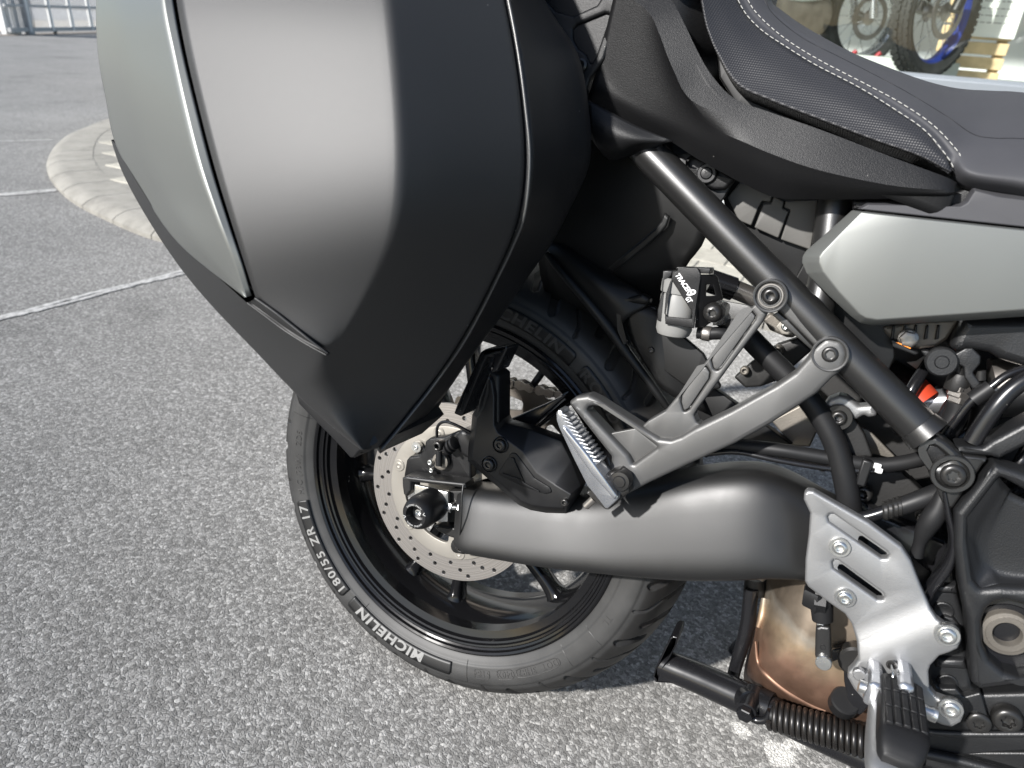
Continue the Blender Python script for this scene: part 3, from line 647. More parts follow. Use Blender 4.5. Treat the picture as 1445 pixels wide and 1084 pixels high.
# resample tread half densely
pr = [np.array(p) for p in prof]
dense = cr(pr, 5)
# real arc resampling
dense = np.array(dense); arc = np.concatenate([[0], np.cumsum(np.hypot(*np.diff(dense, axis=0).T))])
NS = 84; ss = np.linspace(0, arc[-1], NS); half = np.stack([np.interp(ss, arc, dense[:, 0]), np.interp(ss, arc, dense[:, 1])], 1)
full = np.concatenate([half*[1, -1], half[::-1][1:]]); m_ = len(full)        # right side (negative y) first
s_lat = np.concatenate([ss-arc[-1], (arc[-1]-ss[::-1])[1:]])               # lateral arc, 0 at crown
NA = 1500; th = np.arange(NA)/NA*2*math.pi
TH, SL = np.meshgrid(th, s_lat, indexing='ij')
per = 2*math.pi/19; u = (TH % per)*0.3                                     # metres along the tread inside one pattern period
pm_ = per*0.3
def stroke(pts, w):
    """distance based groove mask, wrapped by one period"""
    best = np.full(TH.shape, 9.0)
    for sh in (-pm_, 0, pm_):
        for (u0, v0), (u1, v1) in zip(pts, pts[1:]):
            u0s, u1s = u0+sh, u1+sh; du, dv = u1s-u0s, v1-v0; l2 = du*du+dv*dv
            tt = np.clip(((u-u0s)*du+(np.abs(SL)-v0)*dv)/l2, 0, 1)
            best = np.minimum(best, np.hypot(u-(u0s+tt*du), np.abs(SL)-(v0+tt*dv)))
    return np.clip((w-best)/0.0012+0.5, 0, 1)
sh_ = pm_/2*(SL > 0)
u = ((TH*0.3+sh_) % pm_)
grv = np.maximum.reduce([stroke([(.030, .092), (.034, .080), (.052, .062), (.060, .030)], .0016)*.005, stroke([(.0292, .0925), (.0294, .0927)], .0028)*.003,
                         stroke([(.072, .086), (.082, .066), (.084, .052)], .0056)*.006, stroke([(.010, .070), (.020, .046), (.020, .012)], .0048)*.006, stroke([(.052, .050), (.060, .018)], .002)*.005])
Rr = full[None, :, 0]-grv
Vt = np.stack([Rr*np.cos(TH), np.broadcast_to(full[None, :, 1], TH.shape), Rr*np.sin(TH)], -1).reshape(-1, 3)
ii, jj = np.meshgrid(np.arange(NA), np.arange(m_-1), indexing='ij'); i2 = (ii+1) % NA
Ft = np.stack([ii*m_+jj, i2*m_+jj, i2*m_+jj+1, ii*m_+jj+1], -1).reshape(-1, 4)
me = bpy.data.meshes.new('tyre'); me.vertices.add(len(Vt)); me.vertices.foreach_set('co', Vt.ravel().astype(np.float32))
me.loops.add(Ft.size); me.loops.foreach_set('vertex_index', Ft.ravel().astype(np.int32)); me.polygons.add(len(Ft)); me.polygons.foreach_set('loop_start', (np.arange(len(Ft))*4).astype(np.int32))
me.update(); me.validate(); me.shade_smooth()
sd = me.attributes.new('side', 'FLOAT', 'POINT')
sd.data.foreach_set('value', np.broadcast_to(np.clip((np.abs(s_lat)-.0905)/.002, 0, 1)[None], TH.shape).ravel().astype(np.float32))
tyre = link('tyre', me, wheel, M['tyre'])
# rim
hp = [(.2255, .066), (.2325, .0690), (.2350, .0745), (.2345, .0775), (.2318, .0790), (.2290, .0775), (.2276, .0735), (.2252, .0722), (.2236, .0730), (.2214, .0722), (.2200, .0690), (.2176, .0680), (.2164, .0645), (.2120, .0560), (.2040, .0400), (.1985, .0220), (.1965, .0080)]
rp = [(r, -y) for r, y in hp]+[(r, y) for r, y in hp[::-1]]+[(.206, .06), (.203, .0), (.206, -.06)]
ring_lathe('rim', rp, M['rim'], wheel, 200, angle=28)
# spokes: five forked pairs
for k in range(5):
    for sgn in (-1, 1):
        ce = math.radians(-102+72*k)
        a0, a1 = ce+sgn*math.radians(17), ce+sgn*math.radians(11.5)
        rings = []
        for r_, hw, hy, an in ((.052, .015, .018, a0), (.085, .0095, .015, a0*.6+a1*.4), (.13, .0088, .0140, a0*.25+a1*.75), (.17, .0088, .0140, a1), (.190, .0105, .0150, a1), (.1995, .0145, .0175, a1)):
            cp = Vector((math.cos(an)*r_, -0.004, math.sin(an)*r_)); tg = Vector((-math.sin(an), 0, math.cos(an)))
            rings.append(superring(cp, tg*hw, Vector((0, hy, 0)), 16, 3.2))
        loft('spoke', rings, M['rim'], wheel, 4)
ring_lathe('hub', [(.058, -.03), (.058, .03), (.045, .05), (.02, .055), (.012, .055), (.012, -.07), (.045, -.07), (.05, -.05)], M['rim'], wheel, 64)
# brake disc on the right: drilled ring and cream carrier
def disc_to3(y): return lambda a_, b_, dd: (a_, -(y-dd), b_)
hol = []
for k in range(54):
    rr_ = (.0985, .1075, .1160)[k % 3]; an = 2*math.pi*k/54+(0.02 if k % 2 else 0)
    hol.append([(rr_*math.cos(an)+.0029*math.cos(q), rr_*math.sin(an)+.0029*math.sin(q)) for q in np.linspace(0, 2*math.pi, 11)[:-1]])
circ = lambda r, n=120: [(r*math.cos(q), r*math.sin(q)) for q in np.linspace(0, 2*math.pi, n+1)[:-1]]
m, t, b = newmat('brushed brake steel'); L = t.links; tc = nd(t, 'TexCoord')
sx = nd(t, 'SeparateXYZ'); L.new(tc.outputs['Object'], sx.inputs[0]); cb = nd(t, 'CombineXYZ'); L.new(sx.outputs[0], cb.inputs[0]); L.new(sx.outputs[2], cb.inputs[1])
ln = nd(t, 'VectorMath', operation='LENGTH'); L.new(cb.outputs[0], ln.inputs[0])
mm = nd(t, 'Math', operation='MULTIPLY'); L.new(ln.outputs['Value'], mm.inputs[0]); mm.inputs[1].default_value = 900
cc_ = nd(t, 'CombineXYZ'); L.new(mm.outputs[0], cc_.inputs[0]); nz = nd(t, 'TexNoise'); nz.inputs['Scale'].default_value = 1.0; nz.inputs['Detail'].default_value = 4; L.new(cc_.outputs[0], nz.inputs['Vector'])
rr1 = ramp(t, nz.outputs['Fac'], [(0.3, (0.15, 0.14, 0.13)), (0.7, (0.40, 0.375, 0.35))]); L.new(rr1.outputs[0], b.inputs['Base Color'])
b.inputs['Metallic'].default_value = 0.75; b.inputs['Roughness'].default_value = 0.42
bp = nd(t, 'Bump'); bp.inputs['Strength'].default_value = 0.25; bp.inputs['Distance'].default_value = 0.0005; L.new(nz.outputs['Fac'], bp.inputs['Height']); L.new(bp.outputs[0], b.inputs['Normal'])
M['brake_steel'] = m
prism('brake_disc', [circ(.1225, 160), circ(.0918, 120)]+hol, disc_to3(.0845), .005, M['brake_steel'], wheel, bev=.0005, seg=1)
carr = [circ(.0922, 120)]
for k in range(6):                       # windows between the carrier arms
    ce = math.radians(20+60*k); q = []
    for r_, w_ in ((.071, .30), (.071, .15), (.071, 0), (.071, -.15), (.071, -.30), (.052, -.34), (.050, 0), (.052, .34)): q.append((r_*math.cos(ce+w_), r_*math.sin(ce+w_)))
    carr.append(rpoly(q, .006, 3))
prism('disc_carrier', carr, disc_to3(.0857), .005, M['carrier'], wheel, bev=.001)
for k in range(6):
    an = math.radians(-10+60*k)
    lathe('disc_rivet', (math.cos(an)*.083, -.0855, math.sin(an)*.083), OUT, [(.0085, -.002), (.0085, .0008), (.0075, .0015), (.0045, .0012), (.003, .002), (.002, .0015)], M['carrier'], wheel, 24)
# chain sprocket on the far side
sp = []
for k in range(45*4):
    an = 2*math.pi*k/180; r_ = .114+.0045*(0.5+0.5*math.cos(4*2*math.pi*k/180*45/4))
    sp.append((r_*math.cos(an), r_*math.sin(an)))
hs = []
for k in range(6):
    ce = math.radians(38+60*k); q = []
    for r_, w_ in ((.092, .22), (.096, 0), (.092, -.22), (.078, -.24), (.074, 0), (.078, .24)): q.append((r_*math.cos(ce+w_), r_*math.sin(ce+w_)))
    hs.append(rpoly(q, .006, 4))
M['sprocket'] = mat('oily sprocket steel', (0.13, 0.115, 0.10), 0.45, 0.8, 0.5, var=0.35, rvar=0.1)
prism('sprocket', [sp, circ(.05, 60)]+hs, lambda a_, b_, dd: (a_, .098-dd*-1, b_), .007, M['sprocket'], wheel, bev=.0008, seg=1)
# sidewall lettering: clockwise as seen from the right, tops outwards
sr = [float(p[0]) for p in prof]; sy = [float(p[1]) for p in prof]
def side_y(r): return np.interp(r, sr[:10], sy[:10])
def on_side(ang0, r0, lift):
    """text plane (u, v, h) -> wheel coordinates; u clockwise from angle ang0 (degrees, 0 = forward, 90 = up)"""
    def fn(u_, v_, h_):
        r = r0+v_; an = math.radians(ang0)-u_/0.259
        return Vector((r*math.cos(an), -(float(side_y(r))+lift+max(h_, 0)*0.5), r*math.sin(an)))
    return fn
def band(name, a0, a1, r0, r1, lift, matl, rad=.004):
    n = 60; q = [(a0+(a1-a0)*k/n, r0) for k in range(n+1)]+[(a1+(a0-a1)*k/n, r1) for k in range(n+1)]
    V, F = [], []
    for k in range(n+1):
        e_ = min(k, n-k)/n*abs(math.radians(a1-a0))*.259
        ins = rad-math.sqrt(max(0, rad*rad-(rad-min(e_, rad))**2))
        for j in range(5):
            r = r0+(r1-ins-r0)*j/4; an = math.radians(a0+(a1-a0)*k/n); V.append((r*math.cos(an), -(float(side_y(r))+lift), r*math.sin(an)))
    for k in range(n):
        for j in range(4): F.append((k*5+j, k*5+j+1, k*5+6+j, k*5+5+j))
    o = mobj(name, V, F, matl, wheel, angle=None); md = o.modifiers.new('thick', 'SOLIDIFY'); md.thickness = .0012; md.offset = 1
    for p in o.data.polygons: pass
    return o
band('sidewall_band', -124.2, -158.5, .2468, .2655, .0009, M['tyre_band'])
band('sidewall_band', -80.0, -121.3, .2468, .2655, .0009, M['tyre_band'])
band('sidewall_band', 101.0, 58.5, .2468, .2655, .0009, M['tyre_band'])
band('sidewall_band', 55.5, 30.0, .2468, .2655, .0009, M['tyre_band'])
LT = .0023
def side_text(s, a0, r0, size, matl, span=None, bold=.0, space=1.0, shear=0.0, lift=LT):
    o = text_mesh('sidewall_lettering', s, on_side(a0, r0, lift), matl, wheel, size, .0005, space, bold, shear, width=math.radians(span)*.259 if span else None); return o
M['faint'] = mat('moulded sidewall marking', (0.028, 0.027, 0.026), 0.55)
side_text('180/55 ZR 17', -141.3, .2498, .0182, M['grey_print'], span=31.0, bold=.0003, space=1.2)
side_text('MICHELIN', -103.8, .2492, .0200, M['grey_print'], span=27.5, bold=.0007, space=1.15, shear=.15)
side_text('MICHELIN', 76.0, .2492, .0200, M['faint'], span=27.5, bold=.0007, space=1.15, shear=.15)
side_text('ROAD 6', 44.0, .2492, .0200, M['faint'], span=21.0, bold=.0005, space=1.3)
for s, a0 in (('M/C (73W)', -167.5), ('ZD5', -180.0), ('DOT  3HB7D', -50.2), ('040X', -61.0), ('5184', -69.3), ('TL', -20), ('RADIAL', 8)):
    side_text(s, a0, .2518, .0118, M['faint'], space=1.15, lift=.0006)
def lozenge(a0, a1):
    pts = []
    for k in range(41):
        q = 2*math.pi*k/40; ca, sa = math.cos(q), math.sin(q)
        e_ = math.copysign(abs(ca)**.35, ca); rr_ = .2563+.0062*math.copysign(abs(sa)**.7, sa); an = math.radians((a0+a1)/2+(a1-a0)/2*e_)
        pts.append(Vector((rr_*math.cos(an), -(float(side_y(rr_))+.0004), rr_*math.sin(an))))
    tube('sidewall_outline', pts, .0004, M['faint'], wheel, n=5, sub=False)
lozenge(-41.2, -57.2); lozenge(-58.2, -63.9); lozenge(-66.5, -71.9)
for an in (-74.5, -38.5, -116, -27, 172, 63, 30):       # moulding joints across the sidewall
    q = math.radians(an)
    tube('moulding_joint', [Vector((r_*math.cos(q), -(float(side_y(r_))+.00005), r_*math.sin(q))) for r_ in (.241, .2455, .247, .252, .258, .264, .270)], .00045, M['tyre_band'], wheel, n=5, sub=False)
tube('valve_stem', [Vector((.196*math.cos(1.20), 0.0, .196*math.sin(1.20))), Vector((.172*math.cos(1.20), -.006, .172*math.sin(1.20))), Vector((.164*math.cos(1.20), -.012, .164*math.sin(1.20)))], [.005, .005, .0045], M['rubber'], wheel, n=12)

# ------------------------------------------------------------------ drive chain round the sprocket
chain = empty('drive_chain', (0, 0, 0), (0, 0, 0), moto)
RS, FS = .1165, .040; FC = Vector((.585, .102, .405)); RC = Vector((0, .102, .315))
dv = FC-RC; base = math.atan2(dv.z, dv.x); Lc = math.hypot(dv.x, dv.z); off = math.acos((RS-FS)/Lc)
path = []
for k in range(200): path.append(RC+Vector((math.cos(base+off+(2*math.pi-2*off)*k/199), 0, math.sin(base+off+(2*math.pi-2*off)*k/199)))*RS)
for k in range(80): path.append(FC+Vector((math.cos(base-off+2*off*k/79), 0, math.sin(base-off+2*off*k/79)))*FS)
path.append(path[0])
cum = [0]
for p0_, p1_ in zip(path, path[1:]): cum.append(cum[-1]+(p1_-p0_).length)
PIT = .015875
def at_len(s_):
    s_ %= cum[-1]; i = max(0, min(len(cum)-2, int(np.searchsorted(cum, s_))-1)); t_ = (s_-cum[i])/max(1e-9, cum[i+1]-cum[i]); return path[i].lerp(path[i+1], t_)
def link_mesh(w_, y0, y1, nm):
    q = []
    for sx_, a0 in ((-1, math.pi/2), (1, -math.pi/2)):
        for k in range(9):
            an = a0+math.pi*k/8; q.append((sx_*PIT/2+w_*math.cos(an), w_*math.sin(an)))
    q = q[:9]+[(0, -w_*.62)]+q[9:]+[(0, w_*.62)]
    bm = bmesh.new()
    for ya, yb in ((y0, y1), (-y1, -y0)):
        rings = [[bm.verts.new((x_, y_, z_)) for x_, z_ in q] for y_ in (ya, yb)]
        bm.faces.new(rings[0]); bm.faces.new(rings[1][::-1])
        for i in range(20): bm.faces.new((rings[0][i], rings[1][i], rings[1][(i+1) % 20], rings[0][(i+1) % 20]))
    for sx_ in (-1, 1):                                        # pin ends / rollers
        for (r_, ya) in (((.0027, y1+.0012),) if nm else ((.0052, .0045),)):
            rg = [[bm.verts.new((sx_*PIT/2+r_*math.cos(2*math.pi*k/10), y_, r_*math.sin(2*math.pi*k/10))) for k in range(10)] for y_ in (-ya, ya)]
            bm.faces.new(rg[0]); bm.faces.new(rg[1][::-1])
            for i in range(10): bm.faces.new((rg[0][i], rg[1][i], rg[1][(i+1) % 10], rg[0][(i+1) % 10]))
    bmesh.ops.recalc_face_normals(bm, faces=bm.faces)
    me = bpy.data.meshes.new('chain_link'); bm.to_mesh(me); bm.free(); me.materials.append(M['chain']); me.shade_smooth(); me.set_sharp_from_angle(angle=math.radians(40)); return me
M['chain'] = mat('oily chain steel', (0.30, 0.265, 0.23), 0.38, 0.7, 0.5, var=0.3, rvar=0.1)
lo, lin = link_mesh(.0072, .0078, .0098, 1), link_mesh(.0068, .0050, .0072, 0)
nl = int(cum[-1]/PIT)
for k in range(nl):
    p0_, p1_ = at_len(k*PIT), at_len((k+1)*PIT); o = link('chain_link', lo if k % 2 else lin, chain)
    o.location = (p0_+p1_)/2; o.rotation_euler = (0, -math.atan2(p1_.z-p0_.z, p1_.x-p0_.x), 0)

# ------------------------------------------------------------------ axle end, chain adjuster, slider, caliper bracket
sl_ = lathe('axle_slider', (0, -.128, .3155), OUT, [(.0215, 0), (.0215, .028), (.0205, .034), (.0185, .0395), (.0155, .0425), (.0120, .0428), (.0112, .041), (.0102, .030), (.006, .028), (.003, .028)], M['plastic_smooth'], moto, 64)
lathe('slider_bolt', (0, -.1565, .3155), OUT, [(.0052, 0), (.0052, .0045), (.0045, .0055), (.003, .0056), (.0026, .005, 6), (.0024, .002, 6), (.0005, .002)], M['zinc'], sl_, 24)
def ring_text(s, a0, r0, y, size, nm, matl, par):
    def fn(u_, v_, h_):
        an = math.radians(a0)-u_/r0; r = r0+v_; return Vector((r*math.cos(an), -(y+max(h_, 0)), .3155+r*math.sin(an)))
    return text_mesh(nm, s, fn, matl, par, size, .00015)
M['etch'] = mat('laser etched lettering', (0.42, 0.42, 0.41), 0.5)
for a0 in (10, 190): ring_text('RACING  PARTS', a0+90, .0126, .1706, .0030, 'etched_lettering', M['etch'], sl_)
for a0 in (25, 205): ring_text('V', a0, .0122, .1706, .0058, 'etched_lettering', M['etch'], sl_)
plate('adjuster_plate', T(540, 560, A6, [(268, 745), (552, 812), (552, 1064), (470, 1064), (300, 1010), (268, 900)]), .128, .004, M['zinc'], moto, bev=.0005, r=1)
plate('fork_end', T(540, 560, A6, [(163, 690), (200, 676), (420, 706), (700, 735), (706, 782), (560, 758), (330, 735), (240, 728), (240, 800), (205, 850), (175, 830), (165, 760)]), .134, .022, M['swingarm'], moto, bev=.0025, r=1)
plate('fork_end', T(540, 680, A6, [(420, 375), (470, 365), (640, 400), (660, 470), (655, 500), (560, 470), (470, 425)]), .130, .024, M['swingarm'], moto, bev=.003, r=2)
tube('adjuster_bolt', [U(632, 716, .124), U(660, 717, .124)], .0034, M['zinc'], moto, n=14)
for q in ((636, 716), (650, 717)):
    c0 = U(*q, .124); lathe('nut', c0, (1, 0, 0), [(.0066, -.0028, 6), (.0068, -.002, 6), (.0068, .002, 6), (.0066, .0028, 6)], M['zinc'], moto, 36)
plate('axle_block', T(540, 560, A6, [(550, 800), (700, 800), (705, 1070), (560, 1070)]), .118, .03, M['dark'], moto, bev=.002, r=2)
bolt(U(652, 772, .128), .0075, M['black_bolt'], moto, washer=.0092, h=.006)
tube('bolt_boss', [U(661, 771, .122), U(646, 770, .105)], .010, M['swingarm'], moto)
cb_ = plate('caliper_bracket', T(540, 560, A6, [(175, 690), (200, 540), (225, 510), (310, 500), (350, 450), (360, 380), (400, 350), (520, 340), (640, 290), (740, 330), (750, 700), (440, 700)]), .105, .014, M['plastic'], moto, bev=.003, r=3)
plate('caliper', T(540, 560, A6, [(610, 330), (660, 280), (760, 300), (900, 420), (900, 600), (760, 560), (700, 520), (640, 480), (615, 420)]), .118, .03, M['plastic_smooth'], moto, bev=.006, r=6)
for k in range(3):
    c0 = U(632+k*4.2, 632.5-k*3.5, .124); lathe('slide_boot', c0, Vector((.75, -.1, .55)), [(.004, -.0028), (.0088-k*.0002, -.0014), (.0088-k*.0002, .0014), (.004, .0028)], M['rubber'], cb_, 28)
bolt(U(621, 628, .128), .0068, M['black_bolt'], cb_, h=.009, name='guide_pin')
tube('sensor', [U(619.5, 636, .120), U(619.5, 657, .120)], .0042, M['plastic_smooth'], cb_)
lathe('sensor_mount', U(622, 651, .112), OUT, [(.011, -.004), (.011, .002), (.009, .003), (.007, .003), (.006, .002), (.004, .002)], M['casting'], cb_, 30)
bolt(U(608.5, 652, .116), .0040, M['zinc'], cb_, h=.0045)
bolt(U(610, 663, .114), .0034, M['zinc'], cb_, h=.004)
bolt(U(588, 631, .0935), .0035, M['zinc'], cb_, washer=.0075, h=.003)
for x_ in (0, 4.6): plate('bracket_slot', [(594.5+x_, 662), (596.3+x_, 660.3), (602+x_, 665), (600.2+x_, 666.6)], .1056, .0012, M['rubber'], cb_, bev=.0002)
tube('brake_pipe', [U(616.5, 616, .125), U(617, 604, .130), U(622, 597, .132), U(631, 595.5, .134), U(648, 602, .136), U(668, 613, .136)], .0019, M['gloss'], moto, n=12)
# ================================================================== side case (hangs on the motorcycle, a thing of its own)
def thing_in_bike(name, base):
    """Empty at a thing's base given in the motorcycle's frame; parts are built in that frame and shifted"""
    b = Vector(base); R = Matrix.Rotation(-LEAN, 3, 'X')
    e = empty(name, R @ b + Vector((0, 0, Z0)), (-LEAN, 0, 0)); e['off'] = [-b.x, -b.y, -b.z]; return e
def settle(root):
    off = Vector(root['off'])
    for ch in root.children: ch.location = off
    del root['off']

M['seam'] = mat('painted glint on the case edge', (0.05, 0.05, 0.048), 0.35, 0.2, 0.9)  # paler than the shell: caught light painted into its edge
case = thing_in_bike('side_case', U(515, 640, 0.30))
tag(case, 'large matt black and grey hard side case hanging beside the rear wheel', 'side case')
A_ = [(228, -220, 0.385), (236, -100, 0.411), (248, 0, 0.428), (262, 75, 0.4345), (280, 150, 0.44), (302, 235, 0.445), (322, 300, 0.4465), (342, 362, 0.4445), (361, 421, 0.437), (408, 457, 0.429), (452, 490, 0.4205)]
C_ = [(525, -220, 0.359), (538, -100, 0.385), (549, 0, 0.402), (557, 75, 0.4085), (563, 150, 0.414), (566, 225, 0.419), (562, 295, 0.4205), (549, 348, 0.4185), (527, 396, 0.413), (500, 447, 0.41), (474, 487, 0.411)]
F_ = [(650, -220, 0.27), (690, -100, 0.292), (713, 0, 0.3), (727, 75, 0.303), (737, 150, 0.305), (743, 224, 0.306), (736, 300, 0.305), (719, 347, 0.298), (699, 389, 0.291), (674, 439, 0.284), (650, 482, 0.282), (625, 519, 0.28), (603, 549, 0.2855), (580, 578, 0.297), (557, 606, 0.3095), (534, 633, 0.325)]
G_ = [(458, 513, .409), (446, 543, .399), (458, 580, .387), (485, 611, .378), (510, 635, .366)]
S5_ = [(690, -220, 0.18), (738, -100, 0.195), (769, 0, 0.2), (815, 75, 0.2), (831, 155, 0.2), (832, 228, 0.2), (802, 298, 0.202), (776, 347, 0.204), (749, 385, 0.206), (712, 440, 0.208), (681, 482, 0.21), (654, 519, 0.212), (632, 551, 0.221), (606, 582, 0.232), (575, 615, 0.245), (537, 640, 0.28)]
S1_ = [(165, -220, .31), (143, -100, .345), (135.7, 0, .360), (138, 75, .365), (151, 150, .366), (163, 200, .366), (171, 219, .366)]
P_ = [(163, 202, 0.366), (189, 253, 0.381), (236, 322, 0.399), (286, 372, 0.413), (349, 428, 0.4235), (398, 463, 0.4190), (449, 497, 0.4165)]
L_ = [(156, 197, .356), (169, 243, .360), (207, 311, .367), (255, 386, .374), (314, 452, .378), (362, 500, .380), (402, 545, .379), (440, 580, .374), (484, 617, .366), (508, 634, .358)]

V, Fc, Cr = [], [], {}
def vv(p, dx=0, dy=0, dz=0):
    V.append(U(*p)+Vector((dx, dy, dz))); return len(V)-1
def lerp(p, q, t, bulge=0.0): return tuple(a*(1-t)+b*t for a, b in zip(p, q))[:2]+(p[2]*(1-t)+q[2]*t+bulge,)
nA = len(A_)
ai = [vv(p, 0.0, 0.010, 0) for p in A_]                    # folded-in edge under the gap
a = [vv(p) for p in A_]
b1 = [vv(lerp(p, q, .33, .0006)) for p, q in zip(A_, C_)]; b2 = [vv(lerp(p, q, .70, .0006)) for p, q in zip(A_, C_)]
c = [vv(p) for p in C_]; g = [vv(p) for p in G_]; cg = c+g
e1 = [vv(lerp(p, q, .3, .004)) for p, q in zip(C_+G_, F_)]; e2 = [vv(lerp(p, q, .7, .003)) for p, q in zip(C_+G_, F_)]
f = [vv(p) for p in F_]; fi = [vv(p, -0.006, 0.003, 0) for p in F_]
p_ = [vv(p) for p in P_]; l_ = [vv(p) for p in L_]
pm = [vv(lerp(p, q, .5, .002)) for p, q in zip(P_, L_)]
li = [vv(p, 0.010, 0.022, 0.004) for p in L_]
def strip(s, t):
    for i in range(min(len(s), len(t))-1): Fc.append((s[i], s[i+1], t[i+1], t[i]))
def crease(s, v):
    for i in range(len(s)-1): Cr[(min(s[i], s[i+1]), max(s[i], s[i+1]))] = v
strip(ai[:9], a[:9]); strip(a, b1); strip(b1, b2); strip(b2, c); Fc.append((a[10], b1[10], b2[10], c[10])[:4]); Fc.append((a[10], c[10], g[0]))
strip(cg, e1); strip(e1, e2); strip(e2, f); strip(f, fi)
strip(p_, pm); strip(pm, l_); strip(l_, li)
Fc += [(p_[6], g[0], g[1], pm[6]), (pm[6], g[1], l_[6]), (g[1], g[2], l_[7], l_[6]), (g[2], g[3], l_[8], l_[7]), (g[3], g[4], l_[9], l_[8])]
Fc += [(p_[4], a[8], a[9], p_[5]), (p_[5], a[9], a[10], p_[6]), (p_[6], a[10], g[0])]
for i in range(len(cg)-1): Cr[(min(cg[i], cg[i+1]), max(cg[i], cg[i+1]))] = 0.96 if i < 9 else 0.7 if i < 10 else 0.0
crease(a, 1.0); crease(f, 0.9); crease(p_[4:], 1.0); crease(l_, 0.45)
Fc = [q for q in Fc if len(set(q)) > 2]
lid = mobj('lid', V, Fc, M['case_dark'], case, angle=None, sub=3, creases=Cr)

# grey accent panel, 4 mm proud, with its bevelled front edge
R1 = [(228, -220, 0.3887), (229, -100, 0.4147), (231, 0, 0.4317), (246, 80, 0.4382), (261, 150, 0.4437), (281, 228, 0.4487), (300, 285, 0.4502), (321, 342, 0.4482), (346, 420, 0.4407)]
R2 = [(p[0]-4.5, p[1]-0.5, p[2]-.0005) for p in A_[:9]]
S1b = [(165, -220, .31), (143, -100, .345), (135.7, 0, .360), (138, 75, .365), (149, 140, .367), (163, 204, .367), (198, 267, .381), (251, 343, .404), (346.2, 420.5, .4385)]
rows = [[U(*s), U(*lerp(s, r, .12, .008)), U(*lerp(s, r, .35, .016)), U(*lerp(s, r, .68, .010)), U(*r), U(*q)] for s, r, q in zip(S1b, R1, R2)]
rows[-1] = [U(*lerp((345, 420, .4405), (355, 417, .4365), t)) for t in (0, .05, .1, .15, .2, 1)]
pan = grid('accent_panel', rows, M['grey_paint'], case, k=6, kc=5, creases_c=(4,), angle=None, thick=0.0035)

# inner shell closing the box, its front flank beyond the seam, and the lower rim that shows under the lid
rings = []
for i in range(16):
    s1 = (S1_+[None]*20)[i] if i < 7 else None
    if s1 is None: s1 = L_[min(i-6, 9)] if i >= 7 else L_[0]
    aa = A_[i] if i < 11 else G_[min(i-11, 4)]; cc = C_[i] if i < 11 else G_[min(i-11, 4)]
    q = [U(*s1), U(*aa), U(*cc), U(*F_[i]), U(*S5_[i])]
    q += [Vector((q[4].x, -0.19, q[4].z)), Vector((max(q[0].x, -0.28), -0.19, q[0].z))]
    ctr = sum(q, Vector())/7; rings.append([ctr+(p-ctr)*(0.93 if i < 8 else 0.84) for p in q])
loft('inner_shell', rings, M['case_black'], case, k=2, angle=30)
rows = []
for i in range(16):
    fp, sp = F_[i], S5_[i]; a0 = U(*fp)
    rows.append([a0+Vector((-0.010, 0.004, 0)), U(fp[0]+4, fp[1]+1, fp[2]-.003), U(*lerp((fp[0]+4, fp[1], fp[2]-.003), sp, .35, .002)), U(*lerp(fp, sp, .75, .004)), U(*sp), U(*sp)+Vector((-0.015, 0.03, -0.006))])
grid('base_shell', rows, M['case_black'], case, k=4, kc=4, creases_c=(1,), angle=None, thick=0.004)
plate('lower_rim', T(390, 540, A6, [(150, 60), (300, 120), (500, 260), (700, 400), (760, 540), (690, 600), (660, 640), (625, 640), (490, 490), (350, 350), (270, 270), (185, 180)]), 0.343, 0.06, M['case_black'], case, bev=0.002, r=2)
tube('pivot_pin', [U(499, 642, .335), U(509, 636, .335)], .0028, M['black_bolt'], case)
gv = [[(350, 427.5, .4275), (353, 425.5, .430), (361, 421.5, .4385)], [(375, 446, .4245), (380, 443, .4275), (389, 441.5, .4345)], [(402, 466, .4215), (407, 463, .4245), (413, 460.5, .4305)], [(432, 485, .4205), (435, 483, .423), (438, 480.5, .427)], [(461, 501, .4195), (462, 500, .4205), (463, 499, .4215)]]
grid('lid_groove', [[U(*p)+Vector((0, -.0012+.004*(k == 1), 0)) for k, p in enumerate(r)] for r in gv], M['rubber'], case, k=5, kc=3, angle=None, thick=.001)
tube('groove_lip', [U(r[2][0], r[2][1]-.5, r[2][2])+Vector((0, -.0006, 0)) for r in gv], [.0012, .0012, .0012, .001, .0006], M['case_dark'], case, n=10)
tube('groove_lip', [U(*r[0])+Vector((0, -.0006, 0)) for r in gv], [.0010, .0010, .0010, .0009, .0006], M['case_dark'], case, n=10)
tube('seam_glint', [U(p[0]+4.5, p[1]+1.0, p[2]-.002) for p in F_], .0013, M['seam'], case, n=10)  # added pale line along the seam, a painted edge highlight
settle(case)
# ================================================================== swingarm, frame, bodywork
bar('swingarm', [(655, 686, 650, 768, .116, .020), (672, 683, 668, 776, .117, .026), (720, 687, 718, 785, .118, .028), (780, 690, 778, 794, .119, .030), (850, 690, 846, 801, .120, .031), (920, 676, 916, 807, .121, .033),
                  (990, 661, 982, 811, .122, .034), (1060, 656, 1046, 810, .121, .034), (1110, 668, 1096, 808, .117, .033), (1160, 694, 1146, 812, .110, .030), (1230, 730, 1216, 830, .100, .026), (1330, 780, 1316, 860, .09, .022)], M['swingarm'], moto, e=4.2, n=64, tilt=.028)
tube('weld_bead', [U(654, 683, .139), U(652, 700, .144), U(651, 730, .146), U(649, 755, .143), U(648, 770, .136)], .0011, M['swingarm'], moto, n=10)
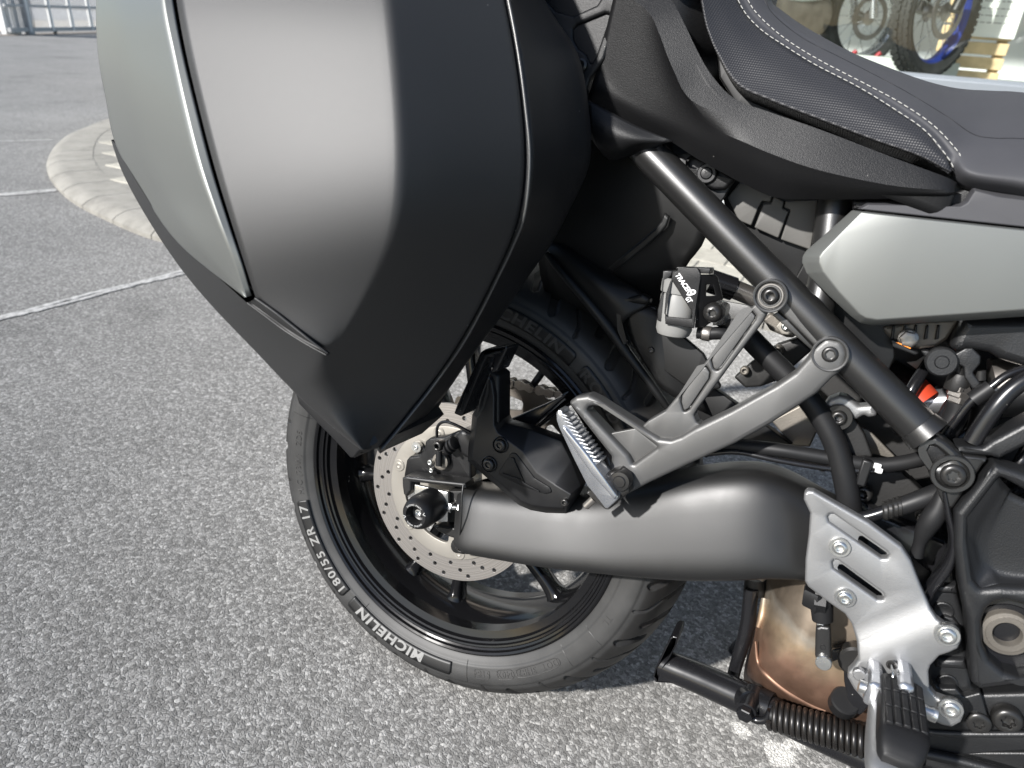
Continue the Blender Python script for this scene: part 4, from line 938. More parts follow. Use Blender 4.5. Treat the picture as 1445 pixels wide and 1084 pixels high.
# brake hose and wiring lying on the arm
tube('brake_hose', [U(993, 637, .118), U(1020, 628, .122), U(1090, 634, .125), U(1160, 645, .122), U(1230, 656, .118), U(1290, 650, .112), U(1340, 630, .10)], .0072, M['rubber'], moto)
tube('sensor_wire', [U(996, 641, .128), U(1040, 638, .130), U(1100, 650, .130), U(1175, 662, .126), U(1240, 664, .120), U(1300, 655, .112)], .0028, M['gloss'], moto, n=10)
box('hose_clip', U(1219, 680, .122)-Vector((.0075, .006, .004)), U(1219, 652, .122)+Vector((.0075, .012, .004)), M['plastic_smooth'], moto, bev=.002)
lathe('paint_mark', U(1238, 658, .126), (1, 0, 0), [(.0026, -.003), (.003, 0), (.0026, .003)], M['white_print'], moto, 16)
lathe('paint_mark', U(1240, 664, .127), (1, 0, 0), [(.0024, -.003), (.003, 0), (.0024, .003)], M['white_print'], moto, 16)
tube('vent_hose', [U(1010, 440, .10), U(1045, 465, .112), U(1080, 500, .118), U(1115, 535, .120), U(1150, 575, .122), U(1178, 625, .124), U(1193, 680, .124), U(1203, 740, .120), U(1215, 800, .11)], .0110, M['rubber'], moto, n=20)

# subframe: long stay, upright, gusset, lug
TT = [U(885, 180, .135), U(922, 223, .140), U(1000, 303, .145), U(1079, 383, .149), U(1140, 445, .152), U(1205, 511, .154), U(1308, 613, .156)]
tube('frame_tube', TT, .0166, M['frame'], moto, n=32, sub=False)
tube('frame_tube', [U(1178, 275, .118), U(1172, 330, .122), U(1163, 400, .128), U(1150, 450, .136)], .0150, M['frame'], moto, n=28, sub=False)
tube('weld_bead', [U(1131, 418, .146), U(1145, 420, .152), U(1158, 432, .152), U(1170, 452, .146)], .0035, M['frame'], moto, n=10)
lug = plate('frame_lug', T(1205, 600, A6, [(540, 210), (590, 120), (700, 90), (800, 150), (930, 270), (1000, 380), (1005, 440), (960, 520), (860, 545), (760, 530), (690, 480), (620, 380)]), .170, .026, M['frame'], moto, bev=.006, r=5,
            holes=[T(1205, 600, A6, [(610, 205), (650, 180), (700, 195), (790, 270), (800, 300), (740, 320), (700, 355), (620, 250)])])
plate('lug_pocket', T(1205, 600, A6, [(600, 195), (650, 170), (710, 185), (810, 270), (810, 310), (700, 365), (610, 250)]), .1665, .01, M['plastic'], lug, bev=.001)
tube('tube_collar', [U(1296, 601, .156), U(1311, 616, .158)], [.0175, .0190], M['frame'], moto, n=28)
fb = lathe('frame_bolt_boss', U(1343.5, 669, .170), OUT, [(.0168, -.02), (.0168, .001), (.0160, .002), (.0132, .002), (.0124, .001), (.0120, -.004), (.009, -.004)], M['frame'], moto, 48)
bolt(U(1344.5, 669.5, .167), .0102, M['black_bolt'], fb, kind=7, h=.006)
# main frame spar running up and forward from the lug, and the lower spar behind the engine cover
plate('frame_spar', T(1205, 600, A6, [(850, 180), (1100, 190), (1180, 130), (1700, -150), (1700, 60), (1240, 290), (1170, 270), (930, 250)]), .160, .03, M['engine'], moto, bev=.004, r=4)
plate('frame_spar', T(1205, 600, A6, [(930, 255), (1150, 285), (1100, 340), (850, 700), (800, 740), (740, 640), (690, 520)]), .163, .03, M['frame'], moto, bev=.003, r=3)
bar('frame_rail', [(1326, 690, 1336, 690, .155, .01), (1331, 720, 1343, 722, .155, .01), (1338, 760, 1351, 760, .155, .01), (1331, 790, 1345, 800, .155, .01), (1308, 822, 1320, 835, .152, .01), (1290, 860, 1300, 870, .15, .01)], M['gloss'], moto, e=2.4)

plate('frame_web', [(1120, 395), (1150, 340), (1215, 300), (1262, 440), (1263, 505), (1252, 528), (1235, 520), (1180, 470)], .112, .012, M['fender'], moto, bev=.002, r=4)
# ------------------------------------------------------------------ tail bodywork
def string(pts, n=15):
    q = np.array(cr(pts, 12)); L_ = np.concatenate([[0], np.cumsum(np.hypot(*np.diff(q[:, :2], axis=0).T))]); t_ = np.linspace(0, L_[-1], n)
    return [tuple(float(np.interp(x, L_, q[:, c_])) for c_ in range(3)) for x in t_]
cw = [[(884, -60, 0.166), (868, -14, 0.172), (843, 95, 0.162), (829, 140, 0.154)],
 [(920, -25, 0.169), (893, 0, 0.176), (872, 124, 0.164), (866, 160, 0.154)],
 [(948, 2, 0.172), (916, 18, 0.179), (908, 143, 0.166), (904, 180, 0.154)],
 [(964, 30, 0.175), (930, 47, 0.181), (941, 156, 0.168), (945, 199, 0.154)],
 [(983, 70, 0.177), (949, 96, 0.183), (972, 168, 0.171), (982, 223, 0.154)],
 [(1004, 106, 0.177), (976, 142, 0.181), (1006, 183, 0.175), (1018, 243, 0.154)],
 [(1036, 139, 0.175), (1024, 161, 0.17), (1046, 199, 0.179), (1050, 260, 0.155)],
 [(1085, 158, 0.173), (1082, 184, 0.17), (1088, 217, 0.18), (1095, 279, 0.156)],
 [(1160, 184, 0.173), (1157, 210, 0.17), (1155, 240, 0.18), (1152, 281.5, 0.158)],
 [(1259, 222, 0.171), (1256, 241, 0.17), (1253, 261, 0.177), (1250, 281, 0.162)],
 [(1330, 248, 0.169), (1329, 257, 0.17), (1327, 268, 0.174), (1325, 280, 0.165)],
 [(1351, 258, 0.166), (1350, 262, 0.167), (1349, 267, 0.169), (1345, 277, 0.164)]]
for r in cw[6:]: r[1] = lerp(r[0], r[2], .5)
rows = [[U(*r[0])+Vector((0, .006, -.030)), U(*r[0])]+[U(*lerp(r[0], r[1], .5, 0)), U(*r[1]), U(*lerp(r[1], r[2], .5, 0)), U(*r[2]), U(*lerp(r[2], r[3], .5, .003)), U(*r[3]), U(*r[3])+Vector((0, .03, .008))] for r in cw]
grid('tail_cowl', rows, M['plastic'], moto, k=5, kc=4, creases_c=(1, 3, 5, 7), angle=11, thick=.003)
tp = plate('tail_panel', T(780, 0, A4, [(-150, -250), (520, -250), (452, 0), (330, 375), (235, 500), (212, 575), (195, 640), (150, 640), (-150, 300)]), .166, .02, M['plastic'], moto, bev=.003, r=2,
      holes=[T(780, 0, A4, [(128, 185), (150, 160), (330, 85), (358, 90), (350, 130), (272, 360), (240, 410), (210, 340), (165, 310), (130, 250)]), T(780, 0, A4, [(-100, -60), (60, -200), (330, -200), (310, -20), (280, 30), (130, 98), (20, 70)])])
plate('tail_panel_recess', T(780, 0, A4, [(-140, -240), (420, -240), (370, 100), (270, 400), (200, 400), (100, 300)]), .1625, .01, M['plastic'], tp, bev=0)
lathe('panel_screw', U(820, 92, .170), OUT, [(.006, -.01), (.006, .001), (.004, .002), (.001, .001)], M['black_bolt'], tp, 24)
grid('subframe_cover', rows_px([[(829, 141, .168), (830, 170, .172), (836, 198, .168), (852, 220, .155)], [(862, 158, .168), (862, 185, .174), (862, 210, .168), (867, 229, .152)], [(902, 179, .167), (898, 195, .172), (896, 205, .168), (898, 217, .152)], [(950, 199, .164), (940, 202, .164), (932, 205, .160), (925, 210, .15)]]), M['plastic'], moto, k=5, thick=.003, angle=None)
box('cover_underside', U(950, 215, .15)-Vector((.12, 0, -.004)), U(950, 215, .06)+Vector((.01, 0, .03)), M['fender'], moto)

# ------------------------------------------------------------------ seat
SB = [(985, -40, .140), (992, 11, .145), (998, 40, .148), (1012, 75, .151), (1040, 118, .155), (1085, 140, .159), (1160, 169, .164), (1234, 197, .168), (1297, 219, .171), (1342, 242, .172), (1366, 248, .172), (1445, 262, .174), (1560, 285, .175)]
S1 = [(1022, -40, .115), (1044, 6, .118), (1057, 26, .121), (1078, 46, .124), (1108, 66, .129), (1150, 92, .135), (1210, 123, .144), (1262, 155, .152), (1306, 186, .159), (1337, 222, .164), (1372, 236, .168), (1445, 240, .168), (1560, 258, .168)]
S2 = [(1036, -40, .108), (1057, 4, .111), (1070, 22, .114), (1092, 43, .117), (1120, 64, .122), (1162, 89, .128), (1222, 120, .137), (1272, 147, .145), (1317, 178, .153), (1350, 213, .160), (1382, 224, .164), (1445, 226, .165), (1560, 240, .165)]
S3 = [(1052, -45, .090), (1078, 0, .092), (1090, 20, .095), (1113, 41, .097), (1141, 60, .100), (1187, 83, .105), (1240, 110, .112), (1286, 135, .120), (1335, 165, .130), (1372, 190, .140), (1402, 196, .143), (1445, 197, .143), (1560, 208, .143)]
S4 = [(1062, -52, .055), (1085, -2, .055), (1100, 12, .055), (1124, 30, .055), (1152, 47, .055), (1200, 73, .055), (1256, 96, .055), (1306, 114, .055), (1352, 125, .055), (1398, 129, .055), (1425, 130, .055), (1450, 132, .055), (1560, 142, .055)]
m, t, b = newmat('dimpled vinyl'); L = t.links; tc = nd(t, 'TexCoord'); mp = nd(t, 'Mapping'); mp.inputs['Rotation'].default_value = (0, math.radians(38), 0); L.new(tc.outputs['Object'], mp.inputs['Vector'])
sx = nd(t, 'SeparateXYZ'); L.new(mp.outputs[0], sx.inputs[0])
def sine(src, k):
    a_ = nd(t, 'Math', operation='MULTIPLY'); L.new(src, a_.inputs[0]); a_.inputs[1].default_value = k; b_ = nd(t, 'Math', operation='SINE'); L.new(a_.outputs[0], b_.inputs[0]); return b_.outputs[0]
pr_ = nd(t, 'Math', operation='MULTIPLY'); L.new(sine(sx.outputs[0], 1900), pr_.inputs[0]); L.new(sine(sx.outputs[2], 2300), pr_.inputs[1])
bp = nd(t, 'Bump'); bp.inputs['Strength'].default_value = 0.4; bp.inputs['Distance'].default_value = 0.0005; L.new(pr_.outputs[0], bp.inputs['Height']); L.new(bp.outputs[0], b.inputs['Normal'])
b.inputs['Base Color'].default_value = (0.020, 0.020, 0.022, 1); b.inputs['Roughness'].default_value = 0.48; b.inputs['Specular IOR Level'].default_value = 0.4
M['vinyl_dimple'] = m
M['vinyl'] = mat('matt seat vinyl', (0.040, 0.040, 0.044), 0.62, 0, 0.4, grain=0.25, gscale=1600, gdist=.0003, var=0.08)
def pt3(p): return U(*p)
rows = [[pt3(a_)+Vector((0, .035, -.004)), pt3(a_), pt3(lerp(a_, c_, .22, .0005)), pt3(lerp(a_, c_, .6, .0020)), pt3(c_)] for a_, c_ in zip(SB, S1)]
n_side = 10
seat = empty('seat', (0, 0, 0), (0, 0, 0), moto)
grid('seat_side_panel', rows[:n_side], M['vinyl_dimple'], seat, k=6, kc=5, creases_c=(1,), angle=None, thick=.004)
rows2 = []
for i, (a_, c1, c2, e_, s_) in enumerate(zip(SB, S1, S2, S3, S4)):
    tail = [pt3(e_)+Vector((0, -.001, .0005)), pt3(lerp(e_, s_, .5, .012)), pt3(s_), pt3(s_)+Vector((0, .055, .004)), pt3(s_)+Vector((0, .12, -.008)), pt3(s_)+Vector((0, .17, -.035)), pt3(s_)+Vector((0, .22, -.10))]
    if i < n_side: head = [pt3(c1), pt3(lerp(c1, c2, .5, -.0015)), pt3(c2), pt3(lerp(c2, e_, .5, .003))]
    else: head = [pt3(a_)+Vector((0, .02, -.008)), pt3(a_), pt3(lerp(a_, c2, .5, .003)), pt3(lerp(c2, e_, .5, .003))]
    rows2.append(head+tail)
for i, r in ((10, None),): pass
grid('seat_cover', rows2[:n_side+3], M['vinyl'], seat, k=6, kc=4, creases_c=(4,), angle=None, thick=.004, ref=.4)
def stitches(name, line, step, dl):
    q = cr([U(*p)+Vector((0, -dl, dl*.5)) for p in line], 24); acc = 0; V, F = [], []
    i = 0; pos = 0.0; last = Vector(q[0]); seg = []
    pts = [Vector(x) for x in q]; cum_ = [0]
    for a_, b_ in zip(pts, pts[1:]): cum_.append(cum_[-1]+(b_-a_).length)
    def at_(s_):
        i = max(0, min(len(cum_)-2, int(np.searchsorted(cum_, s_))-1)); return pts[i].lerp(pts[i+1], (s_-cum_[i])/max(1e-9, cum_[i+1]-cum_[i]))
    s_ = 0
    while s_ < cum_[-1]-step:
        a_, b_ = at_(s_), at_(s_+step*.68); u_, v_ = frame_of(b_-a_); base = len(V)
        for k, (p, rr_) in enumerate(((a_, .00025), (a_.lerp(b_, .25), .0004), (a_.lerp(b_, .75), .0004), (b_, .00025))):
            for j in range(6): V.append(p+(u_*math.cos(j*math.pi/3)+v_*math.sin(j*math.pi/3))*rr_)
        for k in range(3):
            for j in range(6): F.append((base+k*6+j, base+k*6+(j+1) % 6, base+k*6+6+(j+1) % 6, base+k*6+6+j))
        s_ += step
    o = mobj(name, V, F, M['thread'], seat, angle=None); tag(o, kind='stuff'); return o
stitches('stitching', S1[:9]+[(1339, 226, .1645), (1346, 241, .1665)], .0062, .0008)
stitches('stitching', S2[:10]+[(1358, 229, .1635), (1363.5, 245, .1675)], .0062, .0008)
tube('seat_seam', [U(*p)+Vector((0, -.0008, 0)) for p in S3], .0008, M['rubber'], seat, n=8)
plate('seat_base', [(1030, 90), (1050, 125), (1090, 148), (1340, 246), (1600, 300), (1600, 340), (1340, 262), (1085, 170), (1040, 150), (1015, 110), (1010, 60), (1020, 40)], .120, .02, M['fender'], moto, bev=.002, r=4)

plate('gap_shade_sheet', [(930, -90), (1030, -90), (1070, 120), (1120, 170), (1040, 172), (985, 105), (955, 20)], .030, .02, M['gap_shade'], moto, bev=.001)  # added black sheet: the deep gap's shade put into its colour
plate('cover_gap_backing', [(1188, 268), (1330, 262), (1330, 305), (1200, 300)], .096, .01, M['fender'], moto, bev=.001)  # added dark sheet that keeps the bright background out of the gap
# ------------------------------------------------------------------ grey side cover and the trim above it
oc = [(350, 210), (200, 345), (60, 465), (34, 505), (30, 545), (60, 615), (200, 755), (340, 885), (400, 930), (480, 946), (1100, 912), (2200, 840), (2200, 425), (1445, 330), (800, 260)]
ic = [(412, 223), (270, 366), (163, 478), (143, 508), (139, 545), (165, 605), (270, 738), (390, 868), (440, 898), (510, 909), (1100, 868), (2200, 790), (2200, 432), (1445, 339), (800, 268)]
facet('side_cover', T(1125, 250, A4, oc), T(1125, 250, A4, ic), .166, .178, M['grey_paint'], moto, angle=60, bev=.0022)
facet('knee_trim', T(1125, 250, A4, [(380, 203), (440, 165), (1030, 170), (1065, 150), (1120, 62), (1300, 95), (2200, 200), (2200, 410), (1445, 322), (800, 252)]),
      T(1125, 250, A4, [(400, 204), (450, 176), (1040, 190), (1085, 165), (1135, 85), (1300, 130), (2200, 240), (2200, 408), (1445, 318), (800, 248)]), .156, .166, M['vinyl'], moto, angle=30, bev=.001)
plate('frame_cover', T(1125, 250, A4, [(350, 150), (440, 140), (900, 140), (1000, 100), (1110, 50), (1320, 100), (1320, 160), (1050, 200), (400, 215), (350, 205)]), .150, .02, M['plastic'], moto, bev=.003, r=2)
box('tank_underlay', U(1420, 300, .14)-Vector((.08, 0, .06)), U(1600, 300, .0)+Vector((.0, 0, .0)), M['fender'], moto)

# ------------------------------------------------------------------ rear fender, hugger, flaps
grid('inner_fender', rows_px([[(790, 130, .10), (760, 340, .085), (770, 420, .06), (790, 500, .02)], [(870, 150, .11), (850, 300, .10), (855, 400, .08), (880, 480, .04)], [(960, 190, .11), (940, 300, .105), (925, 380, .09), (940, 450, .05)], [(1010, 240, .10), (996, 334, .10), (968, 377, .09), (955, 420, .06)]]), M['fender'], moto, k=4, thick=.004)
grid('fender_rib', rows_px([[(858, 378, .109), (866, 384, .109)], [(925, 322, .115), (931, 330, .115)], [(938, 300, .116), (945, 305, .116)]]), M['fender'], moto, k=3, thick=.002)
hg = [[(772, 340, .085), (790, 334, .07), (815, 340, .04)], [(771, 357, .095), (800, 352, .095), (840, 362, .06)], [(800, 392, .100), (835, 390, .108), (870, 390, .09)], [(836, 434, .100), (862, 420, .110), (905, 413, .100)], [(868, 474, .098), (884, 450, .108), (917, 430, .102)]]
hug = grid('hugger', rows_px(hg), M['fender'], moto, k=5, thick=.003, angle=None)
tube('hugger_edge', [U(771, 358, .098), U(790, 382, .102), U(836, 434, .102), U(868, 474, .100), U(886, 500, .098), U(920, 545, .094), U(945, 580, .09)], [.003, .0045, .006, .0065, .006, .005, .004], M['fender'], hug, n=14)
hp2 = plate('hugger_panel', T(760, 300, A6, [(690, 780), (720, 755), (930, 790), (990, 800), (1120, 960), (1400, 1200), (1560, 1500), (1300, 1520), (1000, 1300), (780, 1130), (740, 1060), (700, 900)]), .098, .006, M['fender'], moto, bev=.002, r=5)
plate('hugger_lip', T(760, 300, A6, [(880, 690), (945, 730), (940, 775), (900, 785), (720, 765), (690, 800), (700, 1000), (760, 1130), (720, 1100), (670, 900), (670, 790), (720, 730)]), .108, .012, M['fender'], moto, bev=.004, r=5)
grid('hugger_front', rows_px([[(875, 420, .101), (918, 434, .1), (960, 452, .09)], [(890, 480, .099), (925, 500, .1), (975, 530, .09)], [(930, 545, .095), (950, 560, .095), (1000, 585, .085)]]), M['fender'], hp2, k=4, thick=.003)
bolt(U(888, 440, .1005), .0035, M['black_bolt'], hp2, h=.0025); bolt(U(919, 494, .1005), .0035, M['black_bolt'], hp2, h=.0025)
M['flap'] = mat('grey rubber flap', (0.085, 0.082, 0.076), 0.5, 0, 0.35, grain=.08, gscale=300, var=.12)
plate('rubber_flap', T(880, 190, A4, [(662, 402), (742, 302), (850, 338), (945, 390), (935, 428), (880, 425), (860, 460), (812, 580), (730, 545), (700, 480)]), .098, .006, M['flap'], moto, bev=.0012, r=2)
plate('rubber_flap', T(880, 190, A4, [(955, 395), (1020, 425), (1012, 470), (1050, 490), (985, 660), (832, 592), (890, 445), (940, 440)]), .099, .006, M['flap'], moto, bev=.0012, r=2)
plate('rubber_flap', T(880, 190, A4, [(1030, 425), (1245, 415), (1190, 735), (1000, 668), (1062, 482), (1022, 462)]), .098, .006, M['flap'], moto, bev=.0012, r=2)
plate('battery_box', T(880, 190, A4, [(600, 250), (1300, 300), (1300, 760), (1200, 1250), (1100, 1050), (900, 780), (700, 560), (640, 440)]), .088, .05, M['fender'], moto, bev=.002)
plate('side_bracket', T(880, 190, A4, [(390, 160), (430, 125), (560, 180), (710, 278), (690, 310), (640, 350), (575, 352), (500, 320), (415, 268), (392, 215)]), .128, .010, M['plastic'], moto, bev=.003, r=5)
plate('side_bracket_web', T(880, 190, A4, [(280, 140), (420, 110), (700, 290), (640, 400), (600, 450), (480, 350), (330, 220)]), .120, .006, M['plastic_smooth'], moto, bev=.001, r=2)
sc_ = lathe('cross_screw', U(997.5, 245, .129), OUT, [(.0095, -.004), (.0095, .0015), (.0085, .0025), (.006, .0025), (.0055, .002), (.0055, .0028), (.0048, .0036), (.002, .004), (.0005, .004)], M['plastic_smooth'], moto, 36)
for an in (.7, .7+math.pi/2):
    c0 = U(997.5, 245, .129); u_ = Vector((math.cos(an), 0, math.sin(an)))*.0026; v_ = Vector((-math.sin(an), 0, math.cos(an)))*.0006
    mobj('screw_slot', [c0+u_+v_-Vector((0, .0042, 0)), c0+u_-v_-Vector((0, .0042, 0)), c0-u_-v_-Vector((0, .0042, 0)), c0-u_+v_-Vector((0, .0042, 0)), c0+u_+v_-Vector((0, .003, 0)), c0+u_-v_-Vector((0, .003, 0)), c0-u_-v_-Vector((0, .003, 0)), c0-u_+v_-Vector((0, .003, 0))], [(0, 1, 2, 3), (0, 1, 5, 4), (1, 2, 6, 5), (2, 3, 7, 6), (3, 0, 4, 7)], M['rubber'], sc_, smooth=False)
# ================================================================== pillion footrest bracket
K = lambda pts: T(750, 330, 2.71, pts)
pb = plate('footrest_bracket', [(1196, 500, 14), (1190, 521, 12), (1174, 534), (1152, 556), (1130, 571), (1085, 600), (1038, 626), (971, 656), (916, 682), (884, 699), (868, 694), (856, 676), (853, 664), (861, 655), (862, 645), (801, 568), (812, 560), (830, 557.5), (843, 564), (913, 609), (930, 619), (946, 621), (960, 616), (980, 604), (1030, 580), (1096, 543), (1121, 526), (1139, 506), (1147, 492, 10), (1165, 476, 14), (1190, 482, 14)],
           .176, .020, M['bracket'], moto, bev=.0045, r=5,
           holes=[T(780, 540, A6, [(285, 240), (300, 208), (345, 200), (420, 215), (470, 250), (690, 400), (868, 538), (880, 552), (690, 690), (676, 690), (640, 620)])])
plate('bracket_web', T(780, 540, A6, [(490, 430), (700, 390), (900, 545), (900, 580), (690, 720), (640, 660)]), .168, .006, M['bracket'], pb, bev=.001, r=2)
ua = plate('bracket_arm', [(1066, 428), (1083, 441), (1075, 456), (1030, 515), (1000, 556), (984, 577), (979, 586), (983, 596), (990, 600), (960, 620), (940, 624), (920, 614), (905, 602), (914, 594), (938, 580), (958, 556), (1000, 505), (1040, 458)], .170, .016, M['bracket'], moto, bev=.0022, r=4,
      holes=[T(980, 380, A6, [(440, 345), (485, 352), (522, 396), (512, 432), (222, 838), (190, 866), (158, 845), (140, 775), (152, 738), (400, 362)]),
             K([(640, 512), (668, 505), (684, 530), (680, 556), (602, 672), (582, 684), (570, 645), (572, 618)])])
plate('arm_pocket', T(980, 380, A6, [(441, 352), (482, 358), (515, 398), (506, 430), (221, 830), (190, 857), (163, 840), (146, 775), (158, 740), (402, 367)]), .1692, .008, M['bracket'], ua, bev=.0011, r=2)
plate('arm_pocket', K([(641, 515), (667, 509), (681, 531), (677, 555), (601, 667), (583, 678), (573, 644), (575, 620)]), .1692, .008, M['bracket'], ua, bev=.0011, r=2)
lk = plate('bracket_link', [(1100, 399), (1112, 407), (1150, 442), (1189, 478), (1186, 500), (1160, 506), (1150, 489), (1120, 459), (1097, 437), (1085, 420)], .167, .014, M['bracket'], moto, bev=.003, r=4)
plate('bracket_link_rib', [(1090, 445), (1098, 440), (1153, 489), (1148, 497)], .158, .010, M['frame'], lk, bev=.001)
for q, R_ in (((1087.5, 417.5), .0152), ((1171.5, 499.5), .0157)):
    bs = lathe('bracket_boss', U(*q, .172), OUT, [(R_, -.02), (R_, .003), (R_*.985, .0048), (R_*.93, .0055), (R_*.86, .0048), (R_*.80, .001), (R_*.66, .0006), (R_*.64, .002), (R_*.60, .003)]+[(R_*.55, .003), (R_*.53, .0005), (R_*.42, 0)], M['bracket'], moto, 56)
    lathe('bush_ring', U(*q, .1728), OUT, [(R_*.76, -.003), (R_*.76, .0012), (R_*.72, .0018), (R_*.64, .0018), (R_*.6, .001), (R_*.6, -.003)], M['steel'], bs, 48)
    bolt(U(*q, .1725), R_*.48, M['black_bolt'], bs, h=.005)
# folded pillion peg with saw-tooth grip
pg_ = [(25, 262), (45, 232), (78, 240)]
for k in range(12):
    f0, f1 = k/12, (k+.55)/12; a0 = (84+f0*292, 262+f0*430); a1 = (100+f1*300, 268+f1*418)
    pg_ += [a0, (a1[0]+16, a1[1]-4), (a1[0]+14, a1[1]+12)]
pg_ += [(378, 700), (556, 968), (552, 995), (465, 1075), (440, 1068), (340, 940), (290, 880), (160, 620), (50, 385), (28, 320)]
peg = plate('pillion_peg', T(780, 540, A6, pg_), .200, .020, M['polished'], moto, bev=.0022, seg=2)
plate('peg_rib', T(780, 540, A6, [(80, 372), (120, 400), (300, 620), (545, 965), (520, 995), (330, 780), (230, 640), (110, 450)]), .2035, .006, M['polished'], peg, bev=.0016)
plate('peg_mount', T(780, 540, A6, [(285, 905), (340, 960), (440, 1075), (470, 1080), (650, 940), (640, 800), (560, 740), (480, 760), (450, 820), (520, 920), (540, 1000), (460, 1060)]), .192, .020, M['black_bolt'], moto, bev=.003, r=4)
lathe('peg_pin', T(780, 540, A6, [(575, 835)]) and U(*T(780, 540, A6, [(575, 835)])[0], .192), OUT, [(.0105, -.01), (.0105, .0015), (.0098, .003), (.0065, .0034), (.006, .0042), (.0055, .0048), (.003, .005)], M['black_bolt'], moto, 36)
lathe('peg_pin_end', U(829.5, 712, .188), Vector((-.5, 0, -.85)), [(.004, -.01), (.004, .003), (.003, .004)], M['steel'], moto, 20)

# ------------------------------------------------------------------ stay cover behind the peg and the case mounting hook
Oc = [(666, 585), (664, 610), (660.5, 630), (660, 651), (684, 672), (708, 692), (732, 713), (748, 720), (770, 724), (799, 725), (809, 708), (820, 686), (806, 650), (792, 622), (747, 606), (713, 597), (709, 587), (710, 553), (707, 533), (699, 523), (684, 524), (681, 545), (676, 572)]
Ic = [(673, 590), (671, 612), (667, 632), (667, 649), (688, 667), (711, 687), (735, 707), (750, 713), (771, 716), (795, 717), (802, 706), (806, 698), (782, 684), (757, 667), (738, 638), (702, 611), (697, 600), (697, 560), (694, 540), (692, 535), (690, 536), (689, 556), (683, 576)]
scv = facet('stay_cover', Oc, Ic, .138, .156, M['plastic_smooth'], moto, angle=50, bev=.0035)
plate('stay_cover_recess', T(540, 560, A6, [(1090, 475), (1130, 480), (1190, 560), (1290, 690), (1420, 770), (1440, 815), (1380, 830), (1180, 760), (970, 660)]), .1575, .004, M['plastic'], scv, bev=.0012, r=6)
for q in ([(1088, 515), (1110, 520), (1205, 735), (1185, 700)], [(1015, 650), (1165, 700), (1160, 712), (1018, 665)], [(1180, 710), (1200, 730), (1330, 800), (1330, 815), (1190, 745)]):
    plate('stay_cover_rib', T(540, 560, A6, q), .1592, .003, M['plastic'], scv, bev=.0006)
for q in ((706, 628), (690, 655.5)):
    lathe('cap_ring', U(*q, .1572), OUT, [(.0098, -.004), (.0098, .0006), (.009, .0012), (.0085, .0004), (.008, -.001)], M['plastic_smooth'], scv, 36); bolt(U(*q, .1565), .0072, M['black_bolt'], scv, h=.004)
bolt(U(797, 709, .158), .0045, M['black_bolt'], scv, h=.003)
hk = plate('case_hook', [(640, 584), (645, 570), (678, 497), (684, 493), (714, 488.5), (716, 492), (701, 524), (692, 527), (697, 503), (686, 505), (682, 512), (654, 584), (650, 588)], .186, .030, M['gloss'], moto, bev=.002, r=2)
plate('hook_liner', T(640, 480, 6.568, [(85, 690), (60, 640), (110, 480), (135, 490), (200, 330), (220, 215), (245, 210), (290, 130), (430, 100), (438, 115), (310, 150), (270, 230)]), .189, .006, M['plastic_smooth'], hk, bev=.0008)
plate('stay_arm', [(668, 600), (676, 560), (690, 520), (704, 530), (704, 600)], .150, .03, M['plastic_smooth'], moto, bev=.004, r=6)
plate('lower_fork_web', [(700, 600), (770, 570), (800, 556), (796, 562), (748, 606), (720, 620)], .10, .02, M['gloss'], moto, bev=.002)
tube('far_strut', [U(742, 598, .06), U(812, 549, .06)], .004, M['gloss'], moto)

# ------------------------------------------------------------------ rear brake reservoir in its black guard
C9 = lambda pts: T(900, 360, A9, pts)
rv = empty('brake_reservoir', (0, 0, 0), (0, 0, 0), moto)
cR = [U(*C9([(510, 620)])[0], .118)]
c0 = cR[0]; up = Vector((-.06, -.05, 1)).normalized()
lathe('reservoir_bottle', c0, up, [(.012, -.034), (.0165, -.032), (.0185, -.027), (.0185, .008), (.0172, .011), (.0172, .014)], M['white_plastic'], rv, 40)
lathe('reservoir_cap', c0, up, [(.0192, .012), (.0195, .014), (.0195, .024), (.017, .026)], M['white_plastic'], rv, 40)
gd = plate('reservoir_guard', C9([(345, 790), (350, 740), (430, 300), (440, 210), (500, 205), (510, 165), (760, 160), (800, 240), (800, 300), (745, 640), (715, 935), (350, 880)]), .140, .0022, M['plastic'], rv, bev=.0006, r=1.2,
      holes=[C9([(345, 740), (365, 500), (425, 330), (440, 335), (690, 725), (690, 790), (680, 815), (375, 785)])])
plate('guard_side', C9([(800, 245), (960, 255), (990, 290), (1040, 580), (1000, 640), (900, 660), (900, 880), (820, 935), (715, 935), (745, 640)]), .137, .0030, M['plastic_smooth'], rv, bev=.001, r=1.2, holes=[C9([(860, 380), (935, 380), (960, 530), (850, 530)])], tilt=(-1.0, 0, U(*C9([(745, 640)])[0], .137).x, 0))
plate('guard_top', C9([(480, 175), (500, 150), (920, 165), (930, 185), (910, 240), (780, 235), (760, 185), (510, 180)]), .136, .02, M['plastic_smooth'], rv, bev=.0008)
plate('guard_rear', C9([(320, 200), (440, 200), (430, 260), (350, 330), (330, 500), (345, 560), (330, 620), (360, 780), (350, 880), (245, 830), (250, 700), (300, 500)]), .132, .02, M['plastic_smooth'], rv, bev=.001)
def guard_text(s, p0_, p1_, size, fit=True):
    a_, b_ = U(*C9([p0_])[0], .1402), U(*C9([p1_])[0], .1402); e1_ = (b_-a_).normalized(); e2_ = Vector((-e1_.z, 0, e1_.x))
    if e2_.x < 0: e2_ = -e2_
    mid = (a_+b_)/2
    text_mesh('guard_lettering', s, lambda u_, v_, h_: mid+e1_*u_+e2_*v_-Vector((0, max(h_, 0), 0)), M['white_print'], rv, size, .0002, 1.0, .0002, .25, width=(b_-a_).length)
guard_text('TRACER', (478, 262), (640, 492), .0068)
guard_text('9', (618, 500), (668, 552), .0128)
guard_text('GT', (606, 556), (652, 622), .0070)
